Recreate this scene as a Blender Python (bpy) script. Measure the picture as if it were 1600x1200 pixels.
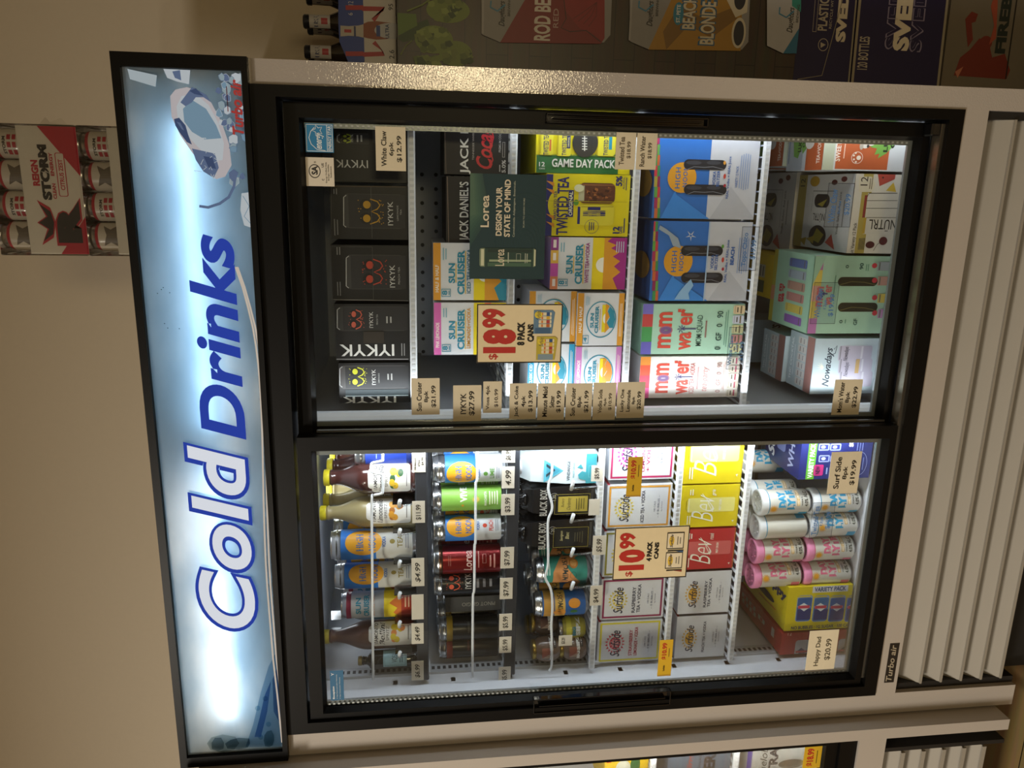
import bpy, math, random
from mathutils import Vector, Matrix
random.seed(7)
for o in list(bpy.data.objects): bpy.data.objects.remove(o)
C = bpy.context.scene.collection
sc = bpy.context.scene

# ---------------------------------------------------------------- camera
F_PX, CAMD, EYE = 1212.0, 1.42, 1.5
def _unit(v): return v.normalized()
_v = _unit(Vector((9400., -112., F_PX)))          # direction of world -Z seen from the camera
_h = Vector((-99., 4800., F_PX)).normalized()
_h = _unit(_h - _h.dot(_v) * _v)
RX, RZ = -_h, -_v
RY = RZ.cross(RX)
def ray(px, py):
    c = Vector((px - 800., py - 600., F_PX))
    return Vector((RX.dot(c), RY.dot(c), RZ.dot(c)))
CAM = Vector((0, -CAMD, EYE))
cam_data = bpy.data.cameras.new('camera'); cam = bpy.data.objects.new('camera', cam_data); C.objects.link(cam)
cam_data.sensor_width = 36; cam_data.lens = F_PX / 1600 * 36; cam_data.clip_start = .02
R3 = Matrix((RX, RY, RZ))                          # camera (x right, y down, z forward) -> world
cx, cy, cz = R3 @ Vector((1,0,0)), R3 @ Vector((0,-1,0)), R3 @ Vector((0,0,-1))
M = Matrix.Identity(4)
for i in range(3): M[i][0], M[i][1], M[i][2] = cx[i], cy[i], cz[i]
M.translation = CAM
cam.matrix_world = M
sc.camera = cam

# ---------------------------------------------------------------- exposure, world, room lights
sc.view_settings.view_transform = 'Standard'; sc.view_settings.look = 'None'
sc.view_settings.gamma = 1; sc.view_settings.use_curve_mapping = False
sc.view_settings.exposure = 0.0
w = bpy.data.worlds.new('world'); sc.world = w; w.use_nodes = True
w.node_tree.nodes['Background'].inputs[0].default_value = (.9, .75, .55, 1)
w.node_tree.nodes['Background'].inputs[1].default_value = .03

def area(name, loc, direction, sx, sy, power, col, spread=180):
    l = bpy.data.lights.new(name, 'AREA'); l.shape = 'RECTANGLE'; l.size = sx; l.size_y = sy
    l.energy = power; l.color = col; l.spread = math.radians(spread)
    o = bpy.data.objects.new(name, l); C.objects.link(o); o.location = loc
    o.rotation_euler = Vector(direction).to_track_quat('-Z', 'Y').to_euler()
    return o
WARM = (1, .915, .79)
area('ceiling_light', (-2.1, -2.1, 3.0), (0, 0, -1), .6, .6, 112, WARM)
area('ceiling_light', (-2.3, -3.9, 3.0), (0, 0, -1), .6, .6, 50, WARM)
area('shelf_light', (.66, -3.7, 1.12), (-.15, 1, .05), .30, .75, 18, (1, .80, .46))
# cool white LED strips on both sides of the centre post, plus added fills
COOL = (.88, .94, 1.0)
area('cooler_led_and_fill', (-.412, .096, 1.08), (1, .30, 0), .03, 1.15, 1.3, COOL)
area('cooler_led_and_fill', (.140, .100, .90), (-1, .3, 0), .02, .9, .75, COOL)  # added fill at the right wall, brightens the outer cartons
area('cooler_led_and_fill', (-.505, .096, 1.08), (-1, .28, 0), .03, 1.15, 3.9, COOL)
area('cooler_led_and_fill', (-.78, .30, 1.70), (0, .1, -1), .5, .05, .5, COOL)  # added fill along the top of the left bay

# ---------------------------------------------------------------- materials
def lin(h):
    h = h.lstrip('#'); out = []
    for i in (0, 2, 4):
        c = int(h[i:i+2], 16) / 255
        out.append(c/12.92 if c <= .04045 else ((c+.055)/1.055)**2.4)
    return (*out, 1)
_m = {}
def mat(h, rough=.45, metal=0., bump=0., coat=0., scale=60., var=.05):
    key = (h, rough, metal, bump, coat, scale, var)
    if key in _m: return _m[key]
    m = bpy.data.materials.new('surface_' + h.lstrip('#')); m.use_nodes = True
    nt = m.node_tree; b = nt.nodes['Principled BSDF']
    n = nt.nodes.new('ShaderNodeTexNoise'); n.inputs['Scale'].default_value = scale; n.inputs['Detail'].default_value = 2
    tc = nt.nodes.new('ShaderNodeTexCoord'); nt.links.new(tc.outputs['Object'], n.inputs['Vector'])
    mx = nt.nodes.new('ShaderNodeMix'); mx.data_type = 'RGBA'
    c = lin(h); mx.inputs[6].default_value = c
    mx.inputs[7].default_value = (*[v*(1-var*2) for v in c[:3]], 1)
    nt.links.new(n.outputs['Fac'], mx.inputs[0]); nt.links.new(mx.outputs[2], b.inputs['Base Color'])
    b.inputs['Roughness'].default_value = rough; b.inputs['Metallic'].default_value = metal
    b.inputs['Coat Weight'].default_value = coat
    if bump:
        bp = nt.nodes.new('ShaderNodeBump'); bp.inputs['Strength'].default_value = bump; bp.inputs['Distance'].default_value = .0012
        nt.links.new(n.outputs['Fac'], bp.inputs['Height']); nt.links.new(bp.outputs[0], b.inputs['Normal'])
    _m[key] = m; return m
def glassy(name, tint=(.95,.97,.97), gl=.6, rough=.0):
    m = bpy.data.materials.new(name); m.use_nodes = True; nt = m.node_tree; nt.nodes.remove(nt.nodes['Principled BSDF'])
    out = nt.nodes['Material Output']; t = nt.nodes.new('ShaderNodeBsdfTransparent'); t.inputs[0].default_value = (*tint, 1)
    g = nt.nodes.new('ShaderNodeBsdfGlossy'); g.inputs['Roughness'].default_value = rough
    f = nt.nodes.new('ShaderNodeFresnel'); f.inputs[0].default_value = 1.45
    k = nt.nodes.new('ShaderNodeMath'); k.operation = 'MULTIPLY'; k.inputs[1].default_value = gl
    nt.links.new(f.outputs[0], k.inputs[0])
    x = nt.nodes.new('ShaderNodeMixShader'); nt.links.new(k.outputs[0], x.inputs[0]); nt.links.new(t.outputs[0], x.inputs[1]); nt.links.new(g.outputs[0], x.inputs[2])
    nt.links.new(x.outputs[0], out.inputs[0]); return m
def emis(h, s, name='lit'):
    m = bpy.data.materials.new(name); m.use_nodes = True; nt = m.node_tree
    e = nt.nodes.new('ShaderNodeEmission'); e.inputs[0].default_value = lin(h); e.inputs[1].default_value = s
    nt.links.new(e.outputs[0], nt.nodes['Material Output'].inputs[0]); return m
def film(h, name='film'):
    key = ('film', h)
    if key in _m: return _m[key]
    m = bpy.data.materials.new(name); m.use_nodes = True; nt = m.node_tree
    t = nt.nodes.new('ShaderNodeBsdfTransparent'); t.inputs[0].default_value = lin(h)
    nt.links.new(t.outputs[0], nt.nodes['Material Output'].inputs[0]); _m[key] = m; return m
GLASS = glassy('door_glass', (.96, .975, .97), .55)
CLEAR = glassy('clear_plastic', (.9, .92, .94), 1.6, .08)
FILM = glassy('shrink_film', (.93, .93, .92), 1.3, .15)
BOTTLE_Y = glassy('frosted', (.9, .85, .6), .8, .2)
def K(x):
    return mat(x) if isinstance(x, str) else x
WHITE_STEEL = mat('a9a29a', .27, 0, .12, .2, 380., .02); PEEL = mat('a9a29b', .05, 0, .30, 0, 300., .02); PEEL.node_tree.nodes['Principled BSDF'].inputs['Specular IOR Level'].default_value = .9
BLACK = mat('0a0908', .42, 0, .0, .0, 40.); BLACK.node_tree.nodes['Principled BSDF'].inputs['Specular IOR Level'].default_value = .16
BLACKP = mat('0c0c0d', .12, 0, 0, .4)
LINER = mat('c9ccd2', .4)
ALU = mat('a8aaab', .35, .8)
TIN = mat('c8c9cb', .25, 1.)

# ---------------------------------------------------------------- text outlines (built-in font) as polygons
_t = {}
def glyphs(s, bold=0., shear=0., sp=1., sc_=1.):
    key = (s, bold, shear, sp)
    if key in _t: return _t[key]
    cu = bpy.data.curves.new('t', 'FONT'); cu.body = s; cu.offset = bold; cu.shear = shear; cu.resolution_u = 8 if s in ('Cold', 'Drinks') else 3
    cu.space_character = sp; cu.align_x = 'CENTER'; cu.space_line = .85
    o = bpy.data.objects.new('t', cu); C.objects.link(o)
    dg = bpy.context.evaluated_depsgraph_get(); me = o.evaluated_get(dg).to_mesh()
    vs = [(v.co.x, v.co.y) for v in me.vertices]; fs = [tuple(p.vertices) for p in me.polygons]
    o.evaluated_get(dg).to_mesh_clear(); bpy.data.objects.remove(o); bpy.data.curves.remove(cu)
    x0 = min(v[0] for v in vs); x1 = max(v[0] for v in vs); y0 = min(v[1] for v in vs); y1 = max(v[1] for v in vs)
    vs = [((x-x0)/(x1-x0), (y-y0)/(y1-y0)) for x, y in vs]
    # drop vertices faces facing away: make all counter-clockwise
    out = []
    for f in fs:
        a = sum(vs[f[i]][0]*vs[f[(i+1)%len(f)]][1]-vs[f[(i+1)%len(f)]][0]*vs[f[i]][1] for i in range(len(f)))
        out.append(f if a > 0 else tuple(reversed(f)))
    _t[key] = (vs, out, (x1-x0)/(y1-y0)); return _t[key]

# ---------------------------------------------------------------- mesh builder
class MB:
    def __init__(s): s.v = []; s.f = []; s.m = []; s.sm = []; s.mats = []
    def mi(s, m):
        m = K(m)
        if m not in s.mats: s.mats.append(m)
        return s.mats.index(m)
    def add(s, vs, fs, m, smooth=False):
        n = len(s.v); k = s.mi(m); s.v += [Vector(p) for p in vs]
        for f in fs: s.f.append(tuple(i+n for i in f)); s.m.append(k); s.sm.append(smooth)
    def box(s, x0, x1, y0, y1, z0, z1, m, rot=0, c=None, top=None, side=None, front=None, taper=0):
        if x0 > x1: x0, x1 = x1, x0
        if z0 > z1: z0, z1 = z1, z0
        t = taper
        vs = [(x0,y0,z0),(x1,y0,z0),(x1,y1,z0),(x0,y1,z0),(x0+t,y0+t,z1),(x1-t,y0+t,z1),(x1-t,y1-t,z1),(x0+t,y1-t,z1)]
        if rot:
            c = c or Vector(((x0+x1)/2, y0, 0)); c = Vector(c); Rm = Matrix.Rotation(rot, 3, 'Z')
            vs = [Rm @ (Vector(p)-c) + c for p in vs]
        n = len(s.v)
        for f, mm in (((0,3,2,1),m),((4,5,6,7),top or m),((0,1,5,4),front or m),((2,3,7,6),m),((1,2,6,5),side or m),((3,0,4,7),side or m)):
            s.add([vs[i] for i in f], [(0,1,2,3)], mm)
    def bbox(s, x0, x1, y0, y1, z0, z1, m, b=.004):      # box with chamfered edges, for moulded and folded things
        if x0 > x1: x0, x1 = x1, x0
        b = min(b, (x1-x0)*.3, (y1-y0)*.3, (z1-z0)*.3)
        X, Y, Z = (x0, x0+b, x1-b, x1), (y0, y0+b, y1-b, y1), (z0, z0+b, z1-b, z1)
        def ring(i, z):
            if i: x, y = (X[0], X[3]), (Y[0], Y[3]); return [(X[1],Y[0],z),(X[2],Y[0],z),(X[3],Y[1],z),(X[3],Y[2],z),(X[2],Y[3],z),(X[1],Y[3],z),(X[0],Y[2],z),(X[0],Y[1],z)]
            return [(X[1],Y[1],z),(X[2],Y[1],z),(X[2],Y[1],z),(X[2],Y[2],z),(X[2],Y[2],z),(X[1],Y[2],z),(X[1],Y[2],z),(X[1],Y[1],z)]
        vs = ring(0,Z[0])+ring(1,Z[1])+ring(1,Z[2])+ring(0,Z[3])
        fs = [tuple(reversed(range(8))), tuple(range(24,32))]
        for k in range(3):
            for i in range(8):
                j = (i+1)%8; fs.append((k*8+i, k*8+j, k*8+8+j, k*8+8+i))
        s.add(vs, fs, m)
    def tube(s, pts, r, m, n=8, closed=False):
        pts = [Vector(p) for p in pts]; rings = []
        L = len(pts)
        for i, p in enumerate(pts):
            a = pts[(i-1) % L] if (closed or i) else p; b = pts[(i+1) % L] if (closed or i < L-1) else p
            d = (b-a).normalized(); up = Vector((0,0,1)) if abs(d.z) < .9 else Vector((1,0,0))
            u = d.cross(up).normalized(); v = d.cross(u)
            rings.append([p + r*(math.cos(2*math.pi*k/n)*u + math.sin(2*math.pi*k/n)*v) for k in range(n)])
        vs = [q for g in rings for q in g]; fs = []
        for i in range(L if closed else L-1):
            j = (i+1) % L
            for k in range(n): fs.append((i*n+k, j*n+k, j*n+(k+1)%n, i*n+(k+1)%n))
        if not closed: fs += [tuple(range(n)), tuple(reversed(range((L-1)*n, L*n)))]
        s.add(vs, fs, m, True)
    def lathe(s, c, prof, m, n=32, axis=None, smooth=True):           # prof: list of (r, z)
        c = Vector(c); vs = []; fs = []
        for r, z in prof:
            for k in range(n):
                a = 2*math.pi*k/n; vs.append(c + Vector((r*math.cos(a), r*math.sin(a), z)))
        for i in range(len(prof)-1):
            for k in range(n):
                j = (k+1) % n; fs.append((i*n+k, i*n+j, (i+1)*n+j, (i+1)*n+k))
        s.add(vs, fs, m, smooth)
        if prof[0][0] > 1e-4: s.add(vs[:n], [tuple(reversed(range(n)))], m)
        if prof[-1][0] > 1e-4: s.add(vs[-n:], [tuple(range(n))], m)
    def build(s, name, parent=None, origin=None):
        me = bpy.data.meshes.new(name)
        if parent is not None: org = Vector(parent['_o'])
        elif origin is not None: org = Vector(origin)
        else:
            xs = [p.x for p in s.v]; ys = [p.y for p in s.v]; zs = [p.z for p in s.v]
            org = Vector(((min(xs)+max(xs))/2, (min(ys)+max(ys))/2, min(zs)))
        me.from_pydata([p-org for p in s.v], [], s.f)
        for m in s.mats: me.materials.append(m)
        me.polygons.foreach_set('material_index', s.m); me.polygons.foreach_set('use_smooth', s.sm)
        me.update()
        o = bpy.data.objects.new(name, me); C.objects.link(o); o['_o'] = list(org)
        if parent is not None: o.parent = parent
        else: o.location = org
        return o
def tag(o, label, cat, group=None):
    o['label'] = label; o['category'] = cat
    if group: o['group'] = group
    return o
def struct(o): o['kind'] = 'structure'; return o
def empty(name, loc, label, cat, group=None):
    o = bpy.data.objects.new(name, None); C.objects.link(o); o.location = loc; o['_o'] = list(loc); o.empty_display_size = .05
    return tag(o, label, cat, group)

# ---------------------------------------------------------------- printable planes
class Pl:                       # o + a*u + b*v + e*n
    def __init__(s, o, u, v, n): s.o, s.u, s.w, s.n = Vector(o), Vector(u), Vector(v), Vector(n)
    def pt(s, a, b, e): return s.o + a*s.u + b*s.w + e*s.n
    def ab(s, px, py):
        d = ray(px, py); t = (s.o-CAM).dot(s.n)/d.dot(s.n); q = CAM + d*t - s.o
        return q.dot(s.u), q.dot(s.w)
class Cy:                       # a = arc length, b = height
    def __init__(s, c, r, az=0): s.c, s.r, s.az = Vector(c), r, az
    def pt(s, a, b, e):
        t = a/s.r + s.az; return s.c + Vector(((s.r+e)*math.sin(t), -(s.r+e)*math.cos(t), b))
def front(Y): return Pl((0,Y,0), (1,0,0), (0,0,1), (0,-1,0))
def topp(Z): return Pl((0,0,Z), (1,0,0), (0,1,0), (0,0,1))
def at(px, py, Y):
    a, b = front(Y).ab(px, py); return a, b
def atz(px, py, Z):
    a, b = topp(Z).ab(px, py); return a, b
def clip(poly, lo, hi):
    def half(P, f, inter):
        out = []
        for i in range(len(P)):
            p, q = P[i-1], P[i]
            if f(q):
                if not f(p): out.append(inter(p, q))
                out.append(q)
            elif f(p): out.append(inter(p, q))
        return out
    def cut(x): return lambda p, q: (x, p[1]+(q[1]-p[1])*(x-p[0])/(q[0]-p[0]))
    P = half(poly, lambda p: p[0] >= lo, cut(lo))
    return half(P, lambda p: p[0] <= hi, cut(hi)) if P else P
class Art:
    """draws flat print on a plane; px=True: image pixels (x down, y to the left), else fractions (t from the top, s from the left) of rect"""
    def __init__(s, m, pl, rect=None, lift=.0003):
        s.m, s.pl, s.rect, s.cy = m, pl, rect, isinstance(pl, Cy); s.lim = None
        if not hasattr(m, 'lift'): m.lift = .0003
    def sub(s, *a):
        q = Art(s.m, s.pl, s.cv(*a)); q.lim = s.lim; return q
    def nx(s):
        s.m.lift += .00003; return s.m.lift
    def cv(s, t0, t1, s0, s1):
        if s.rect is None:
            l = s.pl.ab((t0+t1)/2, s1)[0]; r = s.pl.ab((t0+t1)/2, s0)[0]
            tp = s.pl.ab(t0, (s0+s1)/2)[1]; b = s.pl.ab(t1, (s0+s1)/2)[1]
            return l, r, b, tp
        a0, a1, b0, b1 = s.rect
        return a0+(a1-a0)*s0, a0+(a1-a0)*s1, b1-(b1-b0)*t1, b1-(b1-b0)*t0
    def pc(s, t, q):
        if s.rect is None: return s.pl.ab(t, q)
        a0, a1, b0, b1 = s.rect
        return a0+(a1-a0)*q, b1-(b1-b0)*t
    def poly(s, pts, c):
        if s.lim:
            A0, A1, B0, B1 = s.lim; pts = clip(pts, A0, A1); pts = clip([(b, a) for a, b in pts], B0, B1) if pts else pts; pts = [(a, b) for b, a in pts]
            if len(pts) < 3: return
        e = s.nx(); ar = sum(pts[i-1][0]*pts[i][1]-pts[i][0]*pts[i-1][1] for i in range(len(pts)))
        if ar < 0: pts = pts[::-1]
        if s.cy:
            lo = min(p[0] for p in pts); hi = max(p[0] for p in pts); n = max(1, int((hi-lo)/(s.pl.r*.18))+1)
            for i in range(n):
                q = clip(pts, lo+(hi-lo)*i/n, lo+(hi-lo)*(i+1)/n)
                if len(q) > 2: s.m.add([s.pl.pt(a, b, e) for a, b in q], [tuple(range(len(q)))], c)
        else: s.m.add([s.pl.pt(a, b, e) for a, b in pts], [tuple(range(len(pts)))], c)
    def R(s, t0, t1, s0, s1, c):
        l, r, b, t = s.cv(t0, t1, s0, s1); s.poly([(l,b),(r,b),(r,t),(l,t)], c); return s
    def RR(s, t0, t1, s0, s1, c, k=.25):
        l, r, b, t = s.cv(t0, t1, s0, s1); w = abs(r-l); h = abs(t-b); q = min(w, h)*k*1.0; P = []
        for cx_, cy_, a in ((r-q,t-q,0),(l+q,t-q,90),(l+q,b+q,180),(r-q,b+q,270)):
            for i in range(5):
                g = math.radians(a+i*22.5); P.append((cx_+q*math.cos(g), cy_+q*math.sin(g)))
        s.poly(P, c); return s
    def P(s, pts, c): s.poly([s.pc(*p) for p in pts], c); return s
    def E(s, t0, t1, s0, s1, c, a0=0, a1=360, n=28):
        l, r, b, t = s.cv(t0, t1, s0, s1); x, y = (l+r)/2, (b+t)/2; full = a1-a0 >= 360
        P = [(x+(r-l)/2*math.cos(math.radians(a0+(a1-a0)*i/n)), y+(t-b)/2*math.sin(math.radians(a0+(a1-a0)*i/n))) for i in range(n if full else n+1)]
        s.poly(P, c); return s
    def ring(s, t0, t1, s0, s1, c, wd, n=32):
        l, r, b, t = s.cv(t0, t1, s0, s1); x, y = (l+r)/2, (b+t)/2; A, B = (r-l)/2, (t-b)/2; e = s.nx(); wd = wd*min(abs(A), abs(B))
        vs = []; 
        for i in range(n):
            g = 2*math.pi*i/n; U = [(x+A*math.cos(g), y+B*math.sin(g)), (x+(A-wd)*math.cos(g), y+(B-wd)*math.sin(g))]
            if s.lim: U = [(min(max(p, s.lim[0]), s.lim[1]), min(max(q, s.lim[2]), s.lim[3])) for p, q in U]
            vs += [s.pl.pt(*k, e) for k in U]
        s.m.add(vs, [(2*i, 2*((i+1)%n), 2*((i+1)%n)+1, 2*i+1) for i in range(n)], c); return s
    def line(s, pts, wd, c, closed=False):                 # wd in metres
        Q = [Vector((*s.pc(*p), 0)) for p in pts]; e = s.nx(); n = len(Q); vs = []
        for i, p in enumerate(Q):
            a = Q[i-1] if (i or closed) else p; b = Q[(i+1)%n] if (i < n-1 or closed) else p
            d = (b-a); d = d.normalized() if d.length > 1e-9 else Vector((1,0,0)); q = Vector((-d.y, d.x, 0))*wd/2
            U = [(p.x-q.x, p.y-q.y), (p.x+q.x, p.y+q.y)]
            if s.lim: U = [(min(max(A, s.lim[0]), s.lim[1]), min(max(B, s.lim[2]), s.lim[3])) for A, B in U]
            vs += [s.pl.pt(*k, e) for k in U]
        s.m.add(vs, [(2*i, 2*((i+1)%n), 2*((i+1)%n)+1, 2*i+1) for i in range(n if closed else n-1)], c); return s
    def O(s, t0, t1, s0, s1, c, wd=.001):
        l, r, b, t = s.cv(t0, t1, s0, s1)
        for q in ((l,r,t-wd,t),(l,r,b,b+wd),(l,l+wd,b,t),(r-wd,r,b,t)): s.poly([(q[0],q[2]),(q[1],q[2]),(q[1],q[3]),(q[0],q[3])], c)
        return s
    def T(s, txt, t0, t1, s0, s1, c, rot=0, bold=0., shear=0., fit=True, sp=1.):
        l, r, b, t = s.cv(t0, t1, s0, s1); vs, fs, asp = glyphs(txt, bold*.7+.004, shear, sp); e = s.nx()
        W, H = r-l, t-b
        w_, h_ = (W, H) if rot % 180 == 0 else (H, W)
        if not fit:
            k = min(w_/asp, h_); w2, h2 = k*asp, k
        else: w2, h2 = w_, h_
        x, y = (l+r)/2, (b+t)/2; g = math.radians(rot); cg, sg = round(math.cos(g)), round(math.sin(g)); out = []
        for u, v in vs:
            p, q = (u-.5)*w2, (v-.5)*h2
            A, B = x+p*cg-q*sg, y+p*sg+q*cg
            if s.lim: A = min(max(A, s.lim[0]), s.lim[1]); B = min(max(B, s.lim[2]), s.lim[3])
            out.append(s.pl.pt(A, B, e))
        s.m.add(out, fs, c); return s
    def tiny(s, t0, t1, s0, s1, n, c):                     # rows too small to read: thin strokes
        for i in range(n):
            k = t0+(t1-t0)*(i+.25)/n; q = (s1-s0)*random.uniform(0, .12); s.R(k, k+(t1-t0)*.4/n, s0+q, s1-q, c)
        return s
    def sun(s, t0, t1, s0, s1, c, n=16, inner=.62):        # spiky sun
        l, r, b, t = s.cv(t0, t1, s0, s1); x, y = (l+r)/2, (b+t)/2; A, B = (r-l)/2, (t-b)/2
        for i in range(n):
            g = 2*math.pi*i/n; h = math.pi/n*.8
            s.poly([(x+A*math.cos(g), y+B*math.sin(g)), (x+A*inner*math.cos(g+h), y+B*inner*math.sin(g+h)), (x+A*inner*math.cos(g-h), y+B*inner*math.sin(g-h))], c); s.m.lift -= .00003
        k = .56
        s.poly([(x+A*k*math.cos(2*math.pi*i/24), y+B*k*math.sin(2*math.pi*i/24)) for i in range(24)], c); return s
E = EYE
# ================================================================ room
def planks():
    m = bpy.data.materials.new('floor_planks'); m.use_nodes = True; nt = m.node_tree; b = nt.nodes['Principled BSDF']
    tc = nt.nodes.new('ShaderNodeTexCoord'); br = nt.nodes.new('ShaderNodeTexBrick')
    br.inputs['Scale'].default_value = 1; br.inputs['Brick Width'].default_value = 1.2; br.inputs['Row Height'].default_value = .16
    br.inputs['Mortar Size'].default_value = .0016; br.inputs['Color1'].default_value = lin('9a7d55'); br.inputs['Color2'].default_value = lin('8a6d45'); br.inputs['Mortar'].default_value = lin('2a2015')
    mp = nt.nodes.new('ShaderNodeMapping'); mp.inputs['Scale'].default_value = (1.2, 14, 1)
    n = nt.nodes.new('ShaderNodeTexNoise'); n.inputs['Scale'].default_value = 3; n.inputs['Detail'].default_value = 6
    mx = nt.nodes.new('ShaderNodeMix'); mx.data_type = 'RGBA'; mx.blend_type = 'MULTIPLY'; mx.inputs[0].default_value = .55
    nt.links.new(tc.outputs['Object'], br.inputs['Vector']); nt.links.new(tc.outputs['Object'], mp.inputs['Vector']); nt.links.new(mp.outputs[0], n.inputs['Vector'])
    nt.links.new(br.outputs['Color'], mx.inputs[6]); nt.links.new(n.outputs['Color'], mx.inputs[7]); nt.links.new(mx.outputs[2], b.inputs['Base Color'])
    b.inputs['Roughness'].default_value = .35; return m
def slab(name, x0, x1, y0, y1, z0, z1, m):
    b = MB(); b.box(x0, x1, y0, y1, z0, z1, m); return struct(b.build(name))
WALL = mat('c6baa6', .8, 0, .1, 0, 90., .02)
slab('floor', -4, 3, -5, .95, -.1, 0, planks())
slab('ceiling', -4, 3, -5, .95, 3.1, 3.2, mat('d8d2c4', .8))
slab('wall_back', -4, 3, .85, .95, 0, 3.1, WALL)
slab('wall_left', -4.1, -4, -5, .95, 0, 3.1, WALL)
slab('wall_right', 3, 3.1, -5, .95, 0, 3.1, mat('6a6154', .8))
slab('wall_front', -4, 3, -5.1, -5, 0, 3.1, mat('4a4339', .8))

# ================================================================ the cooler
XL, XR = -1.153, .200
ck = empty('display_cooler', (-.476, .35, 0), 'tall white two-door sliding glass drinks cooler with a lit blue sign on top', 'cooler')
ZB, ZT = .11, E+.435
m = MB()
m.box(XL, -1.101, 0, .76, ZB, ZT, WHITE_STEEL); m.build('side_panel', ck)
m = MB(); m.box(.160, XR, 0, .76, ZB, ZT, PEEL); m.build('side_panel', ck)
m = MB(); m.box(-1.101, .160, .03, .76, E+.24, ZT, WHITE_STEEL); m.build('top_panel', ck)
m = MB(); m.box(-1.101, .160, .69, .76, .30, E+.24, WHITE_STEEL)
m.box(-1.090, .150, .684, .69, E-1.03, E+.235, LINER)
for i in range(8):
    for j in range(30):
        x = -1.02+j*.0362; z = E-.032-.0362*i - (.006 if i > 1 else 0)
        a = Art(m, front(.684)); a.poly([(x+.0052*math.cos(k*.785), z+.0052*math.sin(k*.785)) for k in range(8)], '1c1e22')
m.build('back_panel', ck)
for x0, x1 in ((-1.101, -1.085), (.148, .160)):
    m = MB(); m.box(x0, x1, .07, .684, E-1.04, E+.24, LINER)
    for k in range(9): m.box(x0 if x0 > 0 else x0, x1, .12+.0001, .135, E-1.0+k*.13, E-.99+k*.13, mat('9a9da2'))
    m.build('liner_wall', ck)
m = MB(); m.box(-1.085, .148, .07, .684, E-1.08, E-1.04, LINER); m.build('liner_floor', ck)
m = MB(); m.box(-1.085, .148, .07, .684, E+.22, E+.24, LINER); m.build('liner_ceiling', ck)
# black face frame
m = MB()
FY0, FY1 = -.004, .07
m.box(-1.101, -1.076, FY0, FY1, E-1.036, E+.262, BLACK); m.box(.141, .160, FY0, FY1, E-1.036, E+.262, BLACK)
m.box(-1.076, .141, FY0, FY1, E+.221, E+.262, BLACK); m.box(-1.076, .141, FY0, FY1, E-1.036, E-1.006, BLACK)
m.build('face_frame', ck)
m = MB(); m.box(-1.06, .134, .006, .030, E-1.006, E-.999, mat('8b8272', .25, .9)); m.build('bottom_track', ck)
m = MB(); m.bbox(.112, .137, .008, .034, E-1.004, E-.982, BLACKP, .003); m.build('track_stop', ck)
m = MB(); m.box(-1.101, .160, 0, .05, E-1.087, E-1.036, WHITE_STEEL)
bd = Art(m, front(0.))
bd.R(1386, 1401, 1005, 1066, '1c1815'); bd.T('Turbo air', 1388, 1397, 1008, 1064, 'a39883', bold=.012, shear=.22)
m.build('bottom_rail', ck)
m = MB(); m.box(-1.101, .160, .07, .70, ZB, E-1.087, mat('141210', .6)); m.box(-1.101, -1.085, .012, .07, ZB, E-1.087, mat('141210', .6)); m.box(.146, .160, .012, .07, ZB, E-1.087, mat('141210', .6)); m.build('machine_compartment', ck)
m = MB(); m.box(-1.09, .15, .055, .70, .012, ZB, mat('100e0c', .7)); m.build('shadow_block', ck)  # black block stands in for the shadow beneath the cooler
GR = mat('8f897e', .62, 0, .02, 0, 20., .02)
zl = [E-1.150-.0505*i for i in range(5)]
for i, z in enumerate(zl):                      # louvres: tilted plate with a bright folded lip
    m = MB(); t = .0585 if i == 0 else .0535
    y0, y1 = .008, .052
    m.add([(-1.085,y0,z),(.146,y0,z),(.146,y1,z+t),(-1.085,y1,z+t),(-1.085,y0+.006,z-.001),(.146,y0+.006,z-.001),(.146,y1+.004,z+t-.001),(-1.085,y1+.004,z+t-.001)],
          [(0,1,2,3),(7,6,5,4),(0,4,5,1),(1,5,6,2),(2,6,7,3),(3,7,4,0)], GR)
    m.box(-1.085, .146, y0-.003, y0+.001, z-.003, z+.0015, GR)
    m.build('grille_slat', ck)
for x in (-1.05, .10):
    for y in (.10, .64): m = MB(); m.lathe((x, y, 0), [(.03, 0), (.032, .01), (.032, .05), (.012, .055), (.012, .11)], mat('1b1b1b', .6), 16); m.build('foot', ck)
LCV = mat('c9cdd0', .4).copy(); LCV.node_tree.nodes['Principled BSDF'].inputs['Emission Color'].default_value = (.85, .92, 1, 1); LCV.node_tree.nodes['Principled BSDF'].inputs['Emission Strength'].default_value = .22
# centre post with its light cover
PI_ = mat('b4b8be', .35, .3)
for Xp, sd in ((-1.0848, 1), (.1478, -1)):
    m = MB(); x0, x1 = (Xp, Xp+.006) if sd > 0 else (Xp-.006, Xp); m.box(x0, x1, .150, .182, E-1.035, E+.21, PI_)
    pl = Pl((x1 if sd > 0 else x0, 0, 0), (0, 1, 0), (0, 0, 1), (sd, 0, 0))
    for i in range(96): z = E-1.03+.0128*i; a = Art(m, pl); m.lift = .0002; a.poly([(.160, z), (.172, z), (.172, z+.007), (.160, z+.007)], '2a2b30')
    m.build('slotted_upright', ck)
m = MB(); m.bbox(-.487, -.436, .072, .098, E-1.04, E+.22, LCV, .006); m.build('light_cover', ck)
m = MB(); m.box(-.470, -.452, .09, .684, E-1.03, E+.22, mat('b9bcc2', .4)); 
PST = m

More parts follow.
